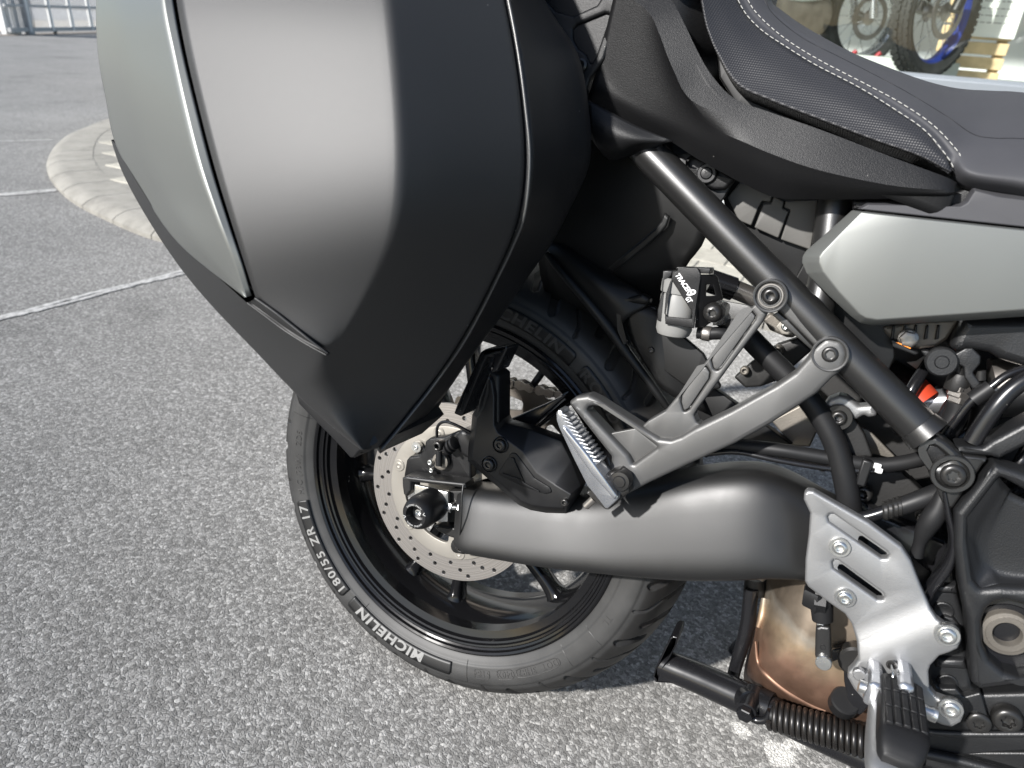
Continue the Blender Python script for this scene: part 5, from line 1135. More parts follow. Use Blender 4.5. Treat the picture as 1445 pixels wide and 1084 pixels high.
sc2 = lathe('guard_screw', U(*C9([(960, 735)])[0], .134), OUT, [(.0098, -.012), (.0098, 0), (.009, .0035), (.0065, .0058), (.004, .0064), (.0034, .006, 6), (.003, .003, 6), (.0005, .003)], M['black_bolt'], rv, 36)
lathe('screw_washer', U(*C9([(1060, 740)])[0], .122), Vector((.75, -.6, 0)), [(.012, -.004), (.012, .002), (.010, .003)], M['zinc'], rv, 32)
plate('reservoir_stay', C9([(1000, 560), (1130, 590), (1400, 640), (1500, 700), (1300, 900), (1080, 890), (950, 900)]), .118, .004, M['bracket'], rv, bev=.0008, r=2)
tube('outlet_hose', [U(*C9([(760, 985)])[0], .120), U(*C9([(900, 1000)])[0], .120), U(*C9([(1100, 1010)])[0], .118), U(1035, 490, .112)], .0066, M['rubber'], rv, n=18)
lathe('hose_clamp', U(*C9([(880, 1000)])[0], .120), (1, 0, .05), [(.0074, -.004), (.0078, -.003), (.0078, .003), (.0074, .004)], M['steel'], rv, 28)
# muffled things seen between the tubes
tube('lamp_stalk', [U(1035, 408, .05), U(1000, 372+24, .06)], .013, M['gloss'], moto, n=28)
tube('lamp_stalk', [U(1078, 425, .04), U(1036, 408, .05)], .0105, M['steel'], moto, n=28)
plate('linkage_plate', T(980, 380, A6, [(580, 430), (640, 370), (700, 400), (870, 560), (830, 585), (780, 580), (640, 520)]), .07, .012, M['casting'], moto, bev=.003, r=3)
plate('linkage_lug', T(980, 380, A6, [(690, 490), (730, 440), (840, 540), (800, 560), (740, 550)]), .082, .008, M['carrier'], moto, bev=.001, r=2)
bolt(U(1108, 461, .084), .004, M['zinc'], moto, h=.003)
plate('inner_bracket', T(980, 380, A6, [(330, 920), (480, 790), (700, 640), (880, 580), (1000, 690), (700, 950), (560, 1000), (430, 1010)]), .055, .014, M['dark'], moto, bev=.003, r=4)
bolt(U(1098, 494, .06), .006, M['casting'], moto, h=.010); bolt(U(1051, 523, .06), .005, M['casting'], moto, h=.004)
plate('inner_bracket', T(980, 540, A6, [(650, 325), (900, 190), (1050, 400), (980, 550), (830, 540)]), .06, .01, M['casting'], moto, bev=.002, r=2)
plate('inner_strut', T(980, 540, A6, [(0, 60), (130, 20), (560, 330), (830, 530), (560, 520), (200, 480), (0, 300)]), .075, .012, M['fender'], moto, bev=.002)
hb = plate('hanger_bracket', T(980, 540, A6, [(1100, 190), (1140, 140), (1230, 105), (1300, 120), (1400, 200), (1520, 190), (1560, 290), (1480, 300), (1440, 280), (1370, 320), (1310, 280), (1140, 230)]), .118, .016, M['alloy'], moto, bev=.004, r=5)
plate('chain_guide', T(980, 540, A6, [(1150, 250), (1230, 180), (1310, 220), (1445, 440), (1520, 640), (1290, 640), (1230, 420)]), .110, .01, M['dark'], moto, bev=.002, r=4)
bolt(U(1183.5, 589, .122), .0075, M['black_bolt'], moto, washer=.0125, h=.006)
plate('chain_guard', T(1205, 440, A6, [(0, 960), (130, 1010), (340, 1220), (360, 1260), (290, 1240), (130, 1200), (0, 1160)]), .070, .004, M['casting'], moto, bev=.001)

# ------------------------------------------------------------------ shock, throttle side hoses, engine head
E1 = lambda pts: T(1205, 440, A6, pts)
def e1(x_, y_, d_): return U(*E1([(x_, y_)])[0], d_)
sh = empty('shock_absorber', (0, 0, 0), (0, 0, 0), moto)
ax0, ax1 = e1(330, 560, .045), e1(700, 800, .06)
tube('shock_body', [e1(250, 560, .030), e1(600, 775, .040)], .022, M['gloss'], sh, n=36)
tube('shock_collar', [e1(440, 660, .062), e1(560, 790, .066)], .020, M['red'], sh, n=36)
tube('shock_rod', [e1(560, 765, .055), e1(830, 760, .058)], .0125, M['polished'], sh, n=28)
dirv = (e1(600, 760, .055)-e1(330, 600, .045)).normalized(); hu, hv = frame_of(dirv); base_ = e1(250, 560, .045)
tube('shock_spring', [base_+dirv*(.0135*k/24*24/24+.0009*k)+(hu*math.cos(k*2*math.pi/24)+hv*math.sin(k*2*math.pi/24))*.036 for k in range(24*5)], .0058, M['gloss'], sh, n=12, sub=False)
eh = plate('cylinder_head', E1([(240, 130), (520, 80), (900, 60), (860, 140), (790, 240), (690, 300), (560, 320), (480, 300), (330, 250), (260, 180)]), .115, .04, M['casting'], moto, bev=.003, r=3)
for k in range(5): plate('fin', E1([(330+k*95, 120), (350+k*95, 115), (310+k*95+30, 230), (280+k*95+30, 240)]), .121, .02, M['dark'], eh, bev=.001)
lathe('head_bolt', e1(460, 228, .121), OUT, [(.0085, -.004), (.0085, .001), (.0075, .0015), (.0075, .0016, 6), (.0072, .006, 6), (.006, .0065, 6), (.002, .0062)], M['steel'], eh, 36)
plate('head_edge', E1([(310, 240), (340, 240), (480, 320), (560, 350), (520, 370), (330, 300)]), .124, .01, M['plastic_smooth'], eh, bev=.001, r=3)
plate('orange_mark', E1([(355, 262), (372, 258), (485, 308), (480, 316)]), .1262, .001, M['orange'], eh, bev=.0001)
plate('throttle_body_cover', E1([(860, 190), (940, 60), (1445, 50), (1900, 100), (1900, 420), (1445, 470), (1250, 410), (1150, 350), (960, 320), (880, 350), (820, 300)]), .135, .04, M['engine'], moto, bev=.008, r=8)
cbk = plate('cable_bracket', E1([(560, 330), (640, 330), (680, 390), (820, 380), (950, 310), (1010, 310), (1080, 380), (1075, 440), (1010, 520), (1080, 610), (1060, 660), (1010, 660), (940, 560), (935, 470), (860, 440), (800, 490), (740, 500), (680, 470), (640, 420)]), .132, .006, M['engine'], moto, bev=.0015, r=4)
lathe('cable_bracket_boss', e1(745, 425, .135), OUT, [(.013, -.006), (.013, .001), (.0115, .0025), (.006, .0025), (.005, .0038), (.0012, .0038)], M['engine'], cbk, 36)
for q in ([(890, 440), (890, 570)], [(1075, 500), (1075, 580)]): tube('adjuster_stem', [e1(*q[0], .12), e1(*q[1], .12)], .0042, M['dark'], moto)
lathe('adjuster_barrel', e1(885, 600, .12), Vector((0, 0, 1)), [(.009, -.008), (.0098, -.006), (.0098, .006), (.009, .008)], M['dark'], moto, 24)
for z_ in (650, 695, 745): lathe('banjo_nut', e1(888, z_, .12), Vector((.05, 0, 1)), [(.0085, -.004, 6), (.0102, -.002, 6), (.0102, .002, 6), (.0085, .004, 6)], M['steel'], moto, 36)
tube('coolant_hose', [e1(890, 770, .12), e1(870, 860, .12), e1(800, 1000, .12), e1(700, 1150, .115)], .0100, M['rubber'], moto)
tube('coolant_hose', [e1(1105, 740, .105), e1(1110, 860, .105), e1(1080, 1000, .105), e1(1040, 1150, .10)], .0115, M['rubber'], moto)
lathe('banjo_nut', e1(1110, 690, .105), Vector((.05, 0, 1)), [(.0095, -.008, 6), (.011, -.004, 6), (.011, .004, 6), (.0095, .008, 6)], M['steel'], moto, 36)
tube('throttle_cable', [e1(760, 1060, .135), e1(900, 880, .137), e1(1000, 760, .138), e1(1150, 650, .138), e1(1300, 540, .136), e1(1500, 470, .132), e1(1700, 440, .13)], .0036, M['gloss'], moto, n=12)
tube('cable_sleeve', [e1(1010, 750, .138), e1(1170, 640, .138)], .0072, M['rubber'], moto, n=20)
tube('breather_pipe', [e1(1000, 1110, .15), e1(1080, 980, .15), e1(1200, 810, .15), e1(1330, 670, .148), e1(1500, 560, .145), e1(1800, 450, .14)], .0075, M['gloss'], moto)
tube('steel_pipe', [e1(1180, 650, .08), e1(1450, 620, .08), e1(1800, 590, .08)], .028, M['steel'], moto, n=36)
tube('steel_pipe', [e1(1380, 800, .07), e1(1900, 780, .07)], .024, M['steel'], moto, n=36)
plate('white_tag', E1([(450, 430), (530, 420), (620, 360), (650, 420), (600, 510), (520, 480)]), .05, .002, M['carrier'], moto, bev=.0003)

# ------------------------------------------------------------------ engine right side
H7 = lambda pts: T(1205, 760, A6, pts)
fp = plate('pivot_plate', [(1404, 655), (1445, 668), (1640, 735), (1640, 960), (1440, 968), (1384, 975), (1371, 966), (1366, 905), (1364, 876), (1355, 835), (1347, 775), (1348, 724)], .172, .030, M['engine'], moto, bev=.006, r=8,
           holes=[[(1412, 674, 6), (1460, 700), (1620, 760), (1620, 835), (1439, 831, 8), (1412, 829), (1384, 832, 8), (1374, 820), (1366, 762), (1367, 733)], [(1386, 895), (1386, 880), (1392, 862), (1404, 852), (1420, 849), (1445, 855), (1468, 875), (1480, 905), (1480, 935), (1462, 956), (1440, 959), (1418, 951), (1398, 934), (1388, 914)]])
rows = [[U(1400, 660, .171), U(1412, 676, .166), U(1425, 690, .158), U(1445, 705, .155), U(1640, 790, .155)], [U(1362, 728, .171), U(1372, 742, .164), U(1390, 752, .156), U(1430, 765, .154), U(1640, 800, .154)], [U(1360, 762, .171), U(1372, 772, .163), U(1390, 790, .155), U(1435, 800, .154), U(1640, 820, .154)],
        [U(1370, 822, .171), U(1379, 816, .163), U(1398, 808, .157), U(1436, 815, .156), U(1640, 830, .156)], [U(1378, 838, .172), U(1388, 832, .169), U(1405, 826, .166), U(1440, 829, .166), U(1640, 840, .166)]]
grid('pivot_plate_pocket', rows, M['engine'], fp, k=6, thick=.003)
lathe('pivot_nut', U(1419, 889, .150), OUT, [(.0205, -.02), (.0205, .006), (.0195, .008), (.0165, .0085), (.016, .009), (.0115, .009), (.0108, .008), (.0105, -.006), (.001, -.006)], M['casting'], moto, 56)
lathe('pivot_washer', U(1420, 893, .148), OUT, [(.0300, -.02), (.0300, .000), (.028, .003), (.021, .003), (.0205, 0)], M['gloss'], moto, 56)
plate('pivot_recess', [(1380, 845), (1480, 845), (1490, 965), (1385, 965)], .150, .02, M['gloss'], moto, bev=.001)
ec = plate('crankcase', [(1343, 785), (1350, 835), (1362, 880), (1366, 940), (1372, 970), (1384, 980), (1640, 972), (1640, 1030), (1385, 1034), (1300, 1032), (1285, 1010), (1280, 930), (1300, 860)], .140, .03, M['engine'], moto, bev=.004, r=4)
for q in ([(1316, 826), (1350, 827), (1352, 840), (1315, 838)], [(1322, 930), (1362, 932), (1366, 947), (1320, 944)]): plate('case_ridge', q, .147, .012, M['engine'], ec, bev=.005)
for q in ((1331, 862), (1337, 964)): lathe('case_dimple', U(*q, .1415), OUT, [(.0085, -.003), (.0085, .0008), (.0075, .0012), (.005, 0), (.002, -.001)], M['engine'], ec, 30)
plate('case_step', H7([(720, 690), (770, 660), (850, 680), (920, 770), (930, 900), (900, 960), (700, 960)]), .146, .01, M['engine'], ec, bev=.002, r=8)
plate('engine_strap', T(1205, 904, A6, [(660, 330), (720, 400), (760, 410), (870, 410), (930, 480), (1080, 440), (1150, 690), (1155, 760), (1100, 790), (1030, 770), (980, 700), (940, 640), (880, 600), (700, 480)]), .152, .008, M['engine'], ec, bev=.002, r=5)
bolt(U(1381, 1020, .153), .0100, M['black_bolt'], ec, kind=7, h=.003); bolt(U(1421, 1014, .146), .0125, M['black_bolt'], ec, kind=7, h=.007)
for k, q in enumerate(([(1290, 1034), (1445, 1032), (1640, 1030), (1640, 1060), (1445, 1060), (1300, 1070)], [(1200, 1062), (1640, 1062), (1640, 1130), (1200, 1120)])): plate('belly_panel', q, .135-.02*k, .02, M['engine'], moto, bev=.002, r=2)
tube('belly_seam', [U(1290, 1028, .150), U(1325, 1034, .152), U(1400, 1036, .152), U(1600, 1034, .152)], .003, M['engine'], moto, n=12)
tube('belly_rail', [U(1300, 1062, .14), U(1370, 1078, .14), U(1480, 1110, .14)], .005, M['engine'], moto, n=14)
# rubber boot and brake line fitting left of the frame lug
B6 = lambda x_, y_, d_: U(1205+x_/A6, 600+y_/A6, d_)
tube('master_hose', [B6(760, 560, .135), B6(600, 620, .14), B6(430, 680, .142), B6(330, 710, .142)], [.0092, .0090, .0086, .0082], M['rubber'], moto)
for x_, y_ in ((390, 690), (355, 700), (310, 715), (270, 728)): lathe('hose_crimp', B6(x_, y_, .142), Vector((.94, 0, .3)), [(.0080, -.0028), (.0092, -.0012), (.0092, .0012), (.0080, .0028)], M['black_bolt'], moto, 26)
tube('banjo_pipe', [B6(280, 725, .142), B6(180, 760, .143), B6(60, 790, .143), B6(-40, 800, .142)], .0060, M['gloss'], moto)
tube('rubber_boot', [B6(760, 560, .150), B6(720, 700, .150), B6(660, 800, .150), B6(600, 900, .148), B6(560, 1000, .147), B6(530, 1110, .146)], [.005, .0085, .0095, .008, .0055, .006], M['rubber'], moto, n=20)
plate('inner_cover', T(1205, 600, A6, [(-60, 620), (20, 600), (250, 780), (560, 900), (800, 1000), (820, 1400), (500, 1600), (-100, 1600)]), .105, .03, M['gloss'], moto, bev=.004, r=10)
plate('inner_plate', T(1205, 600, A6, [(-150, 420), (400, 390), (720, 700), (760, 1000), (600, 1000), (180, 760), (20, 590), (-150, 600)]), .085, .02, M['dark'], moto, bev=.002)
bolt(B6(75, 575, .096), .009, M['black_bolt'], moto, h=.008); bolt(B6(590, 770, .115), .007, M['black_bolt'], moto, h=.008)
plate('dark_backing', [(1130, 520), (1225, 500), (1235, 440), (1600, 430), (1600, 900), (1300, 900), (1200, 760), (1180, 640)], .02, .02, M['dark'], moto, bev=0)  # added dark sheet so the openings around the shock read as shade

# ------------------------------------------------------------------ rider heel plate, rear brake link, footpeg
D6 = lambda pts: T(1110, 680, A6, pts)
def bendf(x_, z_):
    # plate steps outwards below the kick line
    a_, b_ = U(1210, 880, .182), U(1300, 842, .182); dx, dz = b_.x-a_.x, b_.z-a_.z; l_ = math.hypot(dx, dz); n_ = ((x_-a_.x)*dz-(z_-a_.z)*dx)/l_
    t_ = max(0, min(n_/.034, 1)); return t_*t_*(3-2*t_)*.0065
a_, b_ = U(1210, 880, .182), U(1300, 842, .182); dx, dz = b_.x-a_.x, b_.z-a_.z; l_ = math.hypot(dx, dz)
cuts = [(a_.x+dz/l_*o_, a_.z-dx/l_*o_, dz/l_, -dx/l_) for o_ in np.linspace(0, .034, 12)]
hp_ = plate('heel_plate', [(1134, 706), (1134.5, 697), (1139, 692.5), (1148, 693.5), (1226, 738), (1273, 773), (1286, 793), (1300, 829), (1314, 860), (1322, 871), (1334, 879.5), (1346, 881.5), (1354, 890), (1355.5, 900), (1350, 911), (1339, 916.5), (1325, 921), (1312, 935), (1309.5, 943), (1311, 967), (1321, 979), (1344, 987.5), (1356, 991), (1360.5, 1001), (1355, 1014), (1342, 1021), (1328, 1018), (1300, 1004), (1270, 1004), (1240, 1002), (1220, 985), (1205, 968), (1196, 952), (1197, 944), (1204, 937), (1211, 927), (1209, 904), (1202, 882), (1192, 867), (1169, 851), (1140, 829), (1135.5, 821), (1136.5, 790), (1141, 755), (1143, 725)],
           .182, .010, M['alloy'], moto, bev=.0026, r=3, cuts=cuts, dfun=bendf,
           holes=[D6([(345, 300), (362, 275), (395, 275), (850, 595), (868, 625), (850, 655), (805, 655), (360, 345)]), D6([(385, 690), (400, 665), (435, 670), (815, 945), (832, 980), (812, 1008), (770, 1005), (395, 740)])])
plate('plate_groove', D6([(325, 300), (355, 255), (400, 255), (870, 580), (890, 640), (860, 675), (800, 675), (340, 360)]), .1775, .004, M['alloy'], hp_, bev=.0004, r=2, holes=[D6([(605, 490), (618, 462), (645, 460), (848, 600), (862, 628), (848, 650), (808, 650), (615, 510)])])
plate('plate_groove', D6([(365, 690), (390, 645), (440, 650), (835, 930), (852, 985), (820, 1028), (765, 1025), (375, 755)]), .1775, .004, M['alloy'], hp_, bev=.0004, r=2, holes=[D6([(432, 730), (445, 702), (475, 702), (805, 945), (825, 980), (808, 1003), (775, 1000), (440, 752)])])
for q in ((452, 555), (497, 985)): bolt(U(*D6([q])[0], .1835), .0066, M['zinc'], hp_, washer=.0092, h=.0042)
for q in ((1336.5, 896), (1341.5, 1000)): bolt(U(*q, .1915), .0074, M['zinc'], hp_, washer=.0100, h=.0045)
for q in ((1240.5, 939, 8), (1289, 938, 12)):        # fork ears that hold the peg
    pass
for x0_, x1_ in ((1229, 1238), (1270, 1280)):
    c0, c1 = U(x0_, 930, .200), U(x1_, 972, .200); box('peg_ear', (c0.x, -.228, c1.z-.004), (c1.x, -.185, c0.z-.006), M['polished'], hp_, bev=.004)
lathe('peg_pivot', U(1222, 971, .214), (1, 0, 0), [(.0055, -.006), (.0055, .05), (.0065, .052), (.0065, .056)], M['zinc'], hp_, 24)
lathe('rivet', U(1212.5, 952, .200), OUT, [(.0055, -.004), (.0055, .0012), (.0045, .002), (.001, .002)], M['alloy'], hp_, 24)
lathe('spring_hole', U(1258, 938, .2018), OUT, [(.004, -.001), (.0045, .0006), (.003, .0008), (.0028, -.002), (.0005, -.002)], M['black_bolt'], hp_, 24)
tube('peg_spring', [U(1258, 939, .203), U(1260, 953, .212), U(1258, 966, .214)], .0011, M['zinc'], hp_, n=10)
fp_ = empty('rider_peg', (0, 0, 0), (0, 0, 0), moto)
rg = []
for d_, xl, xr, zt, th_ in ((.206, .5115, .5395, .3620, .014), (.209, .5095, .5420, .3640, .018), (.215, .5090, .5430, .3645, .020), (.270, .5070, .5440, .3620, .020), (.283, .5075, .5430, .3600, .020), (.293, .5090, .5400, .3545, .018), (.299, .5120, .5360, .3480, .010)):
    rg.append(superring(Vector(((xl+xr)/2, -d_, zt-th_/2)), Vector(((xr-xl)/2, 0, 0)), Vector((0, 0, th_/2)), 32, 4.5))
rub = loft('peg_rubber', rg, M['rubber'], fp_, 4, angle=60)
for k in range(5):
    for y0_, y1_ in ((.216, .2345), (.2355, .2565), (.2575, .2785)):
        x_ = .5105+.0064*k; o_ = .0022*k
        box('rubber_block', (x_, -(y1_-o_*.6), .3622-.0006*abs(k-1.5)-(y0_-.21)*.04), (x_+.0052, -(y0_-o_*.6), .3662-.0006*abs(k-1.5)-(y0_-.21)*.04), M['rubber'], rub, bev=.0009)
rg = []
for d_, xl, xr, zt, zb in ((.205, .5070, .5430, .3480, .336), (.215, .5055, .5430, .3480, .334), (.260, .5030, .5430, .3440, .328), (.292, .5030, .5410, .3420, .324), (.305, .5060, .5370, .3380, .322), (.310, .511, .531, .334, .324)):
    rg.append(superring(Vector(((xl+xr)/2, -d_, (zt+zb)/2)), Vector(((xr-xl)/2, 0, 0)), Vector((0, 0, (zt-zb)/2)), 32, 3.2))
loft('peg_body', rg, M['alloy'], fp_, 4, angle=60)
# brake light switch rod
tube('switch_nut', [U(1150, 843, .150), U(1166, 846, .150)], .016, M['plastic_smooth'], moto, n=6, sub=False)
N6 = lambda x_, y_, d_: U(1020+x_/A6, 780+y_/A6, d_)
ms = empty('brake_pushrod', (0, 0, 0), (0, 0, 0), moto)
lathe('rod_nut', N6(800, 395, .150), Vector((.12, 0, -1)), [(.0135, -.010, 6), (.0148, -.008, 6), (.0148, .005, 6), (.0135, .007, 6)], M['plastic_smooth'], ms, 36)
tube('rod_boot', [N6(838, 430, .150), N6(848, 570, .150)], [.0108, .0098], M['rubber'], ms, n=30)
tube('rod', [N6(848, 580, .150), N6(852, 650, .150)], .0040, M['zinc'], ms, n=20)
lathe('rod_locknut', N6(850, 608, .150), Vector((.02, 0, -1)), [(.0056, -.002, 6), (.0062, -.001, 6), (.0062, .001, 6), (.0056, .002, 6)], M['zinc'], ms, 36)
plate('clevis', T(1020, 780, A6, [(790, 640), (830, 625), (905, 635), (918, 660), (922, 930), (890, 975), (840, 975), (795, 930), (782, 880), (785, 700)]), .158, .014, M['frame'], ms, bev=.0028, r=3)
lathe('clevis_pin', N6(856, 935, .160), OUT, [(.0076, -.006), (.0076, .001), (.0068, .002), (.002, .0024)], M['zinc'], ms, 30)
lathe('clevis_hole', N6(850, 805, .1582), OUT, [(.0028, -.001), (.0028, .0002), (.002, .0002), (.0018, -.002)], M['rubber'], ms, 18)
plate('stand_bracket', T(1020, 780, A6, [(920, 830), (1110, 785), (1200, 800), (1250, 1000), (1250, 1300), (1160, 1400), (1060, 1250), (1030, 1100), (1025, 960), (980, 910), (925, 940)]), .125, .010, M['gloss'], moto, bev=.002, r=6)
for q, R_ in (((1085, 925), .016), ((1310/4.8167*A6-0, 0), 0)):
    if R_: lathe('bracket_cap', N6(q[0]+40, q[1], .130), OUT, [(R_, -.01), (R_, .001), (R_*.85, .003), (R_*.1, .003)], M['black_bolt'], moto, 30)
P5 = lambda x_, y_, d_: U(905+x_/4.8167, 860+y_/4.8167, d_)
lathe('rubber_stop', P5(1385, 625, .118), Vector((0, -.6, .8)), [(.0145, -.012), (.0145, .004), (.013, .006), (.004, .006)], M['rubber'], moto, 36)

# ------------------------------------------------------------------ exhaust chamber, heat-tinted
m, t, b = newmat('heat tinted exhaust steel'); L = t.links; tc = nd(t, 'TexCoord')
n1 = nd(t, 'TexNoise'); n1.inputs['Scale'].default_value = 7; n1.inputs['Detail'].default_value = 5; n1.inputs['Distortion'].default_value = 1.2; L.new(tc.outputs['Object'], n1.inputs['Vector'])
sx = nd(t, 'SeparateXYZ'); L.new(tc.outputs['Object'], sx.inputs[0])
mr = nd(t, 'MapRange'); mr.inputs['From Min'].default_value = .20; mr.inputs['From Max'].default_value = .36; L.new(sx.outputs[2], mr.inputs['Value'])
ad = nd(t, 'Math', operation='MULTIPLY_ADD'); L.new(n1.outputs['Fac'], ad.inputs[0]); ad.inputs[1].default_value = .55; L.new(mr.outputs[0], ad.inputs[2])
r_ = ramp(t, ad.outputs[0], [(0.2, (0.075, 0.042, 0.029)), (0.45, (0.17, 0.098, 0.067)), (0.70, (0.235, 0.142, 0.098)), (0.86, (0.30, 0.225, 0.15)), (0.95, (0.27, 0.24, 0.20)), (1.0, (0.16, 0.13, 0.1))])
L.new(r_.outputs[0], b.inputs['Base Color']); b.inputs['Metallic'].default_value = .8; b.inputs['Roughness'].default_value = .38
n2 = nd(t, 'TexNoise'); n2.inputs['Scale'].default_value = 60; n2.inputs['Detail'].default_value = 6; L.new(tc.outputs['Object'], n2.inputs['Vector'])
bp = nd(t, 'Bump'); bp.inputs['Strength'].default_value = .12; bp.inputs['Distance'].default_value = .002; L.new(n2.outputs['Fac'], bp.inputs['Height']); L.new(bp.outputs[0], b.inputs['Normal'])
rr_ = ramp(t, n2.outputs['Fac'], [(0.3, .40), (0.7, .60)]); L.new(rr_.outputs[0], b.inputs['Roughness'])
M['exhaust'] = m
ex = [[(1085, 770, .02), (1110, 765, .06), (1150, 760, .085), (1200, 760, .09), (1280, 780, .09)],
      [(1078, 840, .01), (1100, 825, .07), (1145, 815, .095), (1205, 815, .10), (1290, 830, .10)],
      [(1064, 882, 0), (1085, 870, .075), (1135, 860, .105), (1200, 862, .108), (1290, 870, .108)],
      [(1059, 912, -.01), (1074, 905, .075), (1120, 905, .110), (1190, 910, .112), (1290, 910, .112)],
      [(1052, 940, -.02), (1066, 938, .070), (1105, 948, .108), (1180, 965, .112), (1290, 970, .112)],
      [(1052, 962, -.03), (1066, 968, .055), (1105, 985, .090), (1180, 1010, .100), (1290, 1020, .10)],
      [(1065, 985, -.04), (1085, 1000, .02), (1120, 1020, .05), (1180, 1040, .06), (1290, 1050, .06)],
      [(1090, 1010, -.06), (1110, 1030, -.03), (1140, 1045, -.01), (1190, 1060, 0), (1290, 1070, 0)]]
exg = grid('exhaust_chamber', [[U(*r[0])+Vector((.03, .05, 0))]+[U(*p) for p in r] for r in ex], M['exhaust'], moto, k=6, thick=.002, angle=None)
tube('exhaust_seam', [U(1066, 905, .075), U(1070, 935, .080), U(1082, 952, .092), U(1110, 975, .098), U(1145, 995, .099), U(1165, 1003, .100)], [.001, .0025, .0035, .004, .0035, .002], M['exhaust'], exg, n=12)
tube('exhaust_fold', [U(1079, 845, .045), U(1076, 868, .055), U(1070, 885, .060)], [.004, .005, .003], M['exhaust'], exg, n=12)
plate('heat_shield_edge', T(1020, 780, A6, [(0, 205), (300, 170), (480, 170), (690, 215), (690, 250), (480, 205), (250, 215), (0, 215)]), .100, .008, M['swingarm'], moto, bev=.001)
tube('linkage_rod', [U(1066, 815, .03), U(1064, 838, .03)], .012, M['dark'], moto)
tube('stand_stay', [U(1060, 830, .04), U(1054, 885, .04), U(1037, 945, .04), U(1030, 975, .04)], [.0085, .0085, .0075, .0075], M['gloss'], moto, n=18)
tube('stand_stay', [U(1072, 815, .05), U(1090, 800, .05)], .006, M['steel'], moto)

# ------------------------------------------------------------------ folded centre stand with its spring
st_ = empty('centre_stand', (0, 0, 0), (0, 0, 0), moto)
tube('stand_leg', [P5(150, 370, .060), P5(400, 470, .070), P5(720, 610, .085), P5(900, 680, .095)], [.0175, .0180, .0185, .0180], M['gloss'], st_, n=32)
plate('stand_foot', T(905, 860, 4.8167, [(80, 455), (95, 400), (195, 195), (215, 183), (248, 190), (240, 240), (200, 320), (150, 400), (135, 430), (120, 490), (270, 490), (255, 508), (95, 498)]), .078, .040, M['gloss'], st_, bev=.0015, r=2)
tube('stand_arm', [P5(880, 690, .095), P5(1100, 800, .105), P5(1500, 980, .115), P5(2100, 1250, .12)], .017, M['gloss'], st_, n=24)
lathe('stand_bolt', P5(735, 640, .105), Vector((-.1, -.9, -.2)), [(.0105, -.02), (.0105, .012), (.0092, .0125, 6), (.0092, .020, 6), (.008, .021, 6), (.001, .021)], M['gloss'], st_, 36)
tube('stand_lug', [P5(690, 590, .085), P5(740, 640, .105)], .0135, M['gloss'], st_, n=24)
tube('spring_eye', [P5(740, 730, .115), P5(790, 755, .116), P5(850, 745, .117), P5(880, 690, .117)], .0042, M['gloss'], st_, n=12)
s0, s1 = P5(880, 715, .118), P5(1900, 1010, .128)
sd_ = (s1-s0).normalized(); su, sv = frame_of(sd_); turns = 24; Ls = (s1-s0).length
M['spring'] = mat('worn spring steel', (0.014, 0.0125, 0.0115), 0.33, .3, .6, var=.5, rvar=.1)
tube('stand_spring', [s0+sd_*(Ls*k/(turns*20))+(su*math.cos(k*2*math.pi/20)+sv*math.sin(k*2*math.pi/20))*.0140 for k in range(turns*20)], .0029, M['spring'], st_, n=10, sub=False)
tube('spring_core', [s0, s1], .009, M['rubber'], st_, n=16)
# the side stand the machine leans on, on the far side
tube('side_stand', [Vector((.42, .10, .20)), Vector((.40, .22, .09)), Vector((.37, .31, -.045))], .012, M['gloss'], moto)
mobj('side_stand_foot', [Vector((.33, .28, -.060)), Vector((.41, .28, -.060)), Vector((.41, .345, -.0735)), Vector((.33, .345, -.0735)), Vector((.33, .28, -.052)), Vector((.41, .28, -.052)), Vector((.41, .345, -.0655)), Vector((.33, .345, -.0655))], [(0, 1, 2, 3), (4, 5, 6, 7), (0, 1, 5, 4), (1, 2, 6, 5), (2, 3, 7, 6), (3, 0, 4, 7)], M['gloss'], moto, smooth=False)
# ================================================================== the rest of the motorcycle, beyond the picture's edge
def ring_x(x_, zc, hy, hz, e=2.6, n=28): return superring(Vector((x_, 0, zc)), Vector((0, hy, 0)), Vector((0, 0, hz)), n, e)
loft('fuel_tank', [ring_x(*q) for q in ((.635, .82, .10, .04), (.66, .83, .125, .07), (.72, .85, .14, .10), (.84, .88, .15, .125), (.98, .90, .15, .13), (1.10, .89, .10, .10), (1.14, .88, .05, .05))], M['grey_paint'], moto, 5)
loft('front_fairing', [ring_x(*q) for q in ((1.06, .82, .16, .13), (1.15, .86, .24, .20), (1.30, .90, .23, .19), (1.42, .90, .17, .13), (1.50, .88, .08, .06))], M['grey_paint'], moto, 5)
loft('engine_block', [ring_x(*q, 4.0) for q in ((.66, .42, .13, .15), (.68, .42, .15, .18), (.84, .42, .155, .19), (.98, .48, .15, .20), (1.04, .52, .12, .17))], M['engine'], moto, 3)
loft('belly_cover', [ring_x(*q, 3.5) for q in ((.66, .24, .10, .05), (.70, .23, .13, .075), (.95, .24, .13, .08), (1.05, .30, .09, .06))], M['engine'], moto, 3)
box('radiator', (1.06, -.17, .42), (1.11, .17, .74), M['dark'], moto, bev=.006)
lathe('clutch_cover', (.80, -.152, .44), OUT, [(.085, -.02), (.085, .012), (.075, .02), (.03, .022), (.028, .018), (.005, .018)], M['engine'], moto, 48)
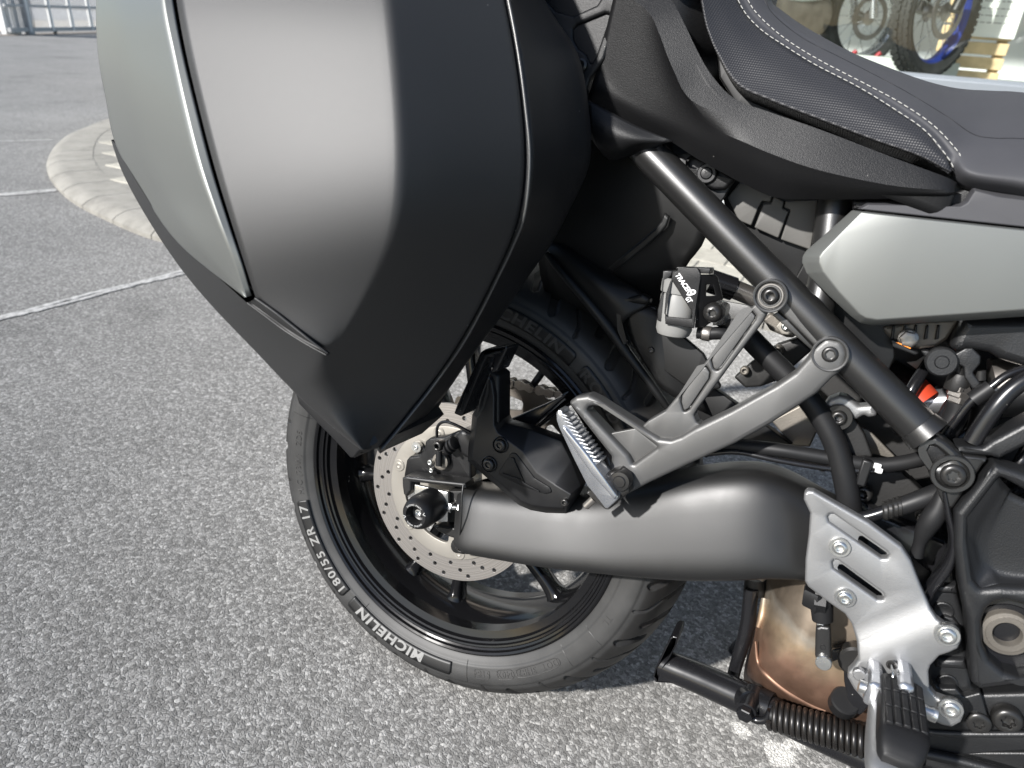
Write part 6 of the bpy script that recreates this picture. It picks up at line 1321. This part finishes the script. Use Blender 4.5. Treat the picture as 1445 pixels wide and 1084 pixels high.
for s_ in (-1, 1):
    tube('fork_leg', [Vector((1.50, .10*s_, .30)), Vector((1.40, .10*s_, .62))], .029, M['frame'], moto, n=24)
    tube('fork_tube', [Vector((1.40, .10*s_, .62)), Vector((1.25, .10*s_, 1.06))], .026, M['steel'], moto, n=24)
    tube('handlebar', [Vector((1.22, .05*s_, 1.10)), Vector((1.19, .20*s_, 1.14)), Vector((1.10, .36*s_, 1.13))], .012, M['frame'], moto, n=16)
    tube('hand_grip', [Vector((1.12, .33*s_, 1.132)), Vector((1.06, .46*s_, 1.125))], .017, M['rubber'], moto, n=20)
    tube('mirror_stem', [Vector((1.16, .26*s_, 1.14)), Vector((1.20, .34*s_, 1.30))], .006, M['frame'], moto, n=12)
    loft('mirror', [superring(Vector((1.20+dx, .36*s_, 1.33)), Vector((0, .07*w_, 0)), Vector((0, 0, .045*w_)), 24, 2.8) for dx, w_ in ((-.012, .9), (0, 1), (.02, .7), (.03, .2))], M['plastic_smooth'], moto, 3)
tube('exhaust_header', [Vector((1.06, -.06, .45)), Vector((1.08, -.06, .28)), Vector((.95, -.05, .17)), Vector((.70, -.02, .18))], .022, M['exhaust'], moto, n=24)
loft('windscreen', [superring(Vector((1.40-dz*.55, 0, 1.02+dz)), Vector((0, w_, 0)), Vector((.006, 0, .002)), 24, 2.2) for dz, w_ in ((0, .17), (.12, .18), (.24, .17), (.32, .10))], M['plastic_smooth'], moto, 3)
fw = empty('front_wheel', (1.5, 0, .30), (0, 0, 0), moto)
ring_lathe('tyre', [(.228, -.052), (.25, -.062), (.275, -.058), (.293, -.038), (.300, 0), (.293, .038), (.275, .058), (.25, .062), (.228, .052)], M['tyre'], fw, 128)
ring_lathe('rim', [(.232, -.048), (.232, -.056), (.222, -.052), (.205, -.02), (.203, .02), (.222, .052), (.232, .056), (.232, .048)], M['rim'], fw, 128)
for k in range(10):
    an = 2*math.pi*k/10; loft('spoke', [superring(Vector((math.cos(an)*r_, 0, math.sin(an)*r_)), Vector((-math.sin(an), 0, math.cos(an)))*.009, Vector((0, .013, 0)), 14, 3) for r_ in (.03, .12, .206)], M['rim'], fw, 2)
for y_ in (-.07, .07): ring_lathe('brake_disc', [(.118, y_-.002), (.149, y_-.002), (.149, y_+.002), (.118, y_+.002)], M['brake_steel'], fw, 96)
loft('front_fender', [superring(Vector((1.5+math.cos(a_)*.33, 0, .30+math.sin(a_)*.33)), Vector((0, .075, 0)), Vector((math.cos(a_), 0, math.sin(a_)))*.012, 20, 3) for a_ in np.linspace(.5, 2.6, 9)], M['plastic_smooth'], moto, 3)
# pillion seat, grab rail and tail lamp
loft('pillion_seat', [superring(Vector((x_, 0, z_)), Vector((0, w_, 0)), Vector((0, 0, h_)), 28, 3.0) for x_, z_, w_, h_ in ((.235, .975, .10, .03), (.20, .98, .135, .045), (.05, .985, .145, .05), (-.12, .99, .12, .045), (-.18, .99, .08, .02))], M['vinyl'], moto, 4)
for s_ in (-1, 1): tube('grab_rail', [Vector((.18, .15*s_, .93)), Vector((.10, .185*s_, .975)), Vector((-.12, .18*s_, 1.0)), Vector((-.24, .12*s_, .99))], .013, M['frame'], moto, n=20)
loft('tail_unit', [ring_x(x_, z_, w_, h_, 3.2) for x_, z_, w_, h_ in ((.22, .90, .10, .04), (.15, .90, .135, .055), (-.10, .90, .13, .055), (-.28, .92, .09, .035), (-.33, .93, .05, .018))], M['plastic'], moto, 4)
loft('tail_lamp', [superring(Vector((x_, 0, .93)), Vector((0, w_, 0)), Vector((0, 0, h_)), 24, 3) for x_, w_, h_ in ((-.325, .055, .02), (-.34, .05, .018), (-.345, .02, .006))], M['red'], moto, 2)
tube('plate_bracket', [Vector((-.20, 0, .86)), Vector((-.32, 0, .78)), Vector((-.40, 0, .62))], [.03, .022, .018], M['fender'], moto)
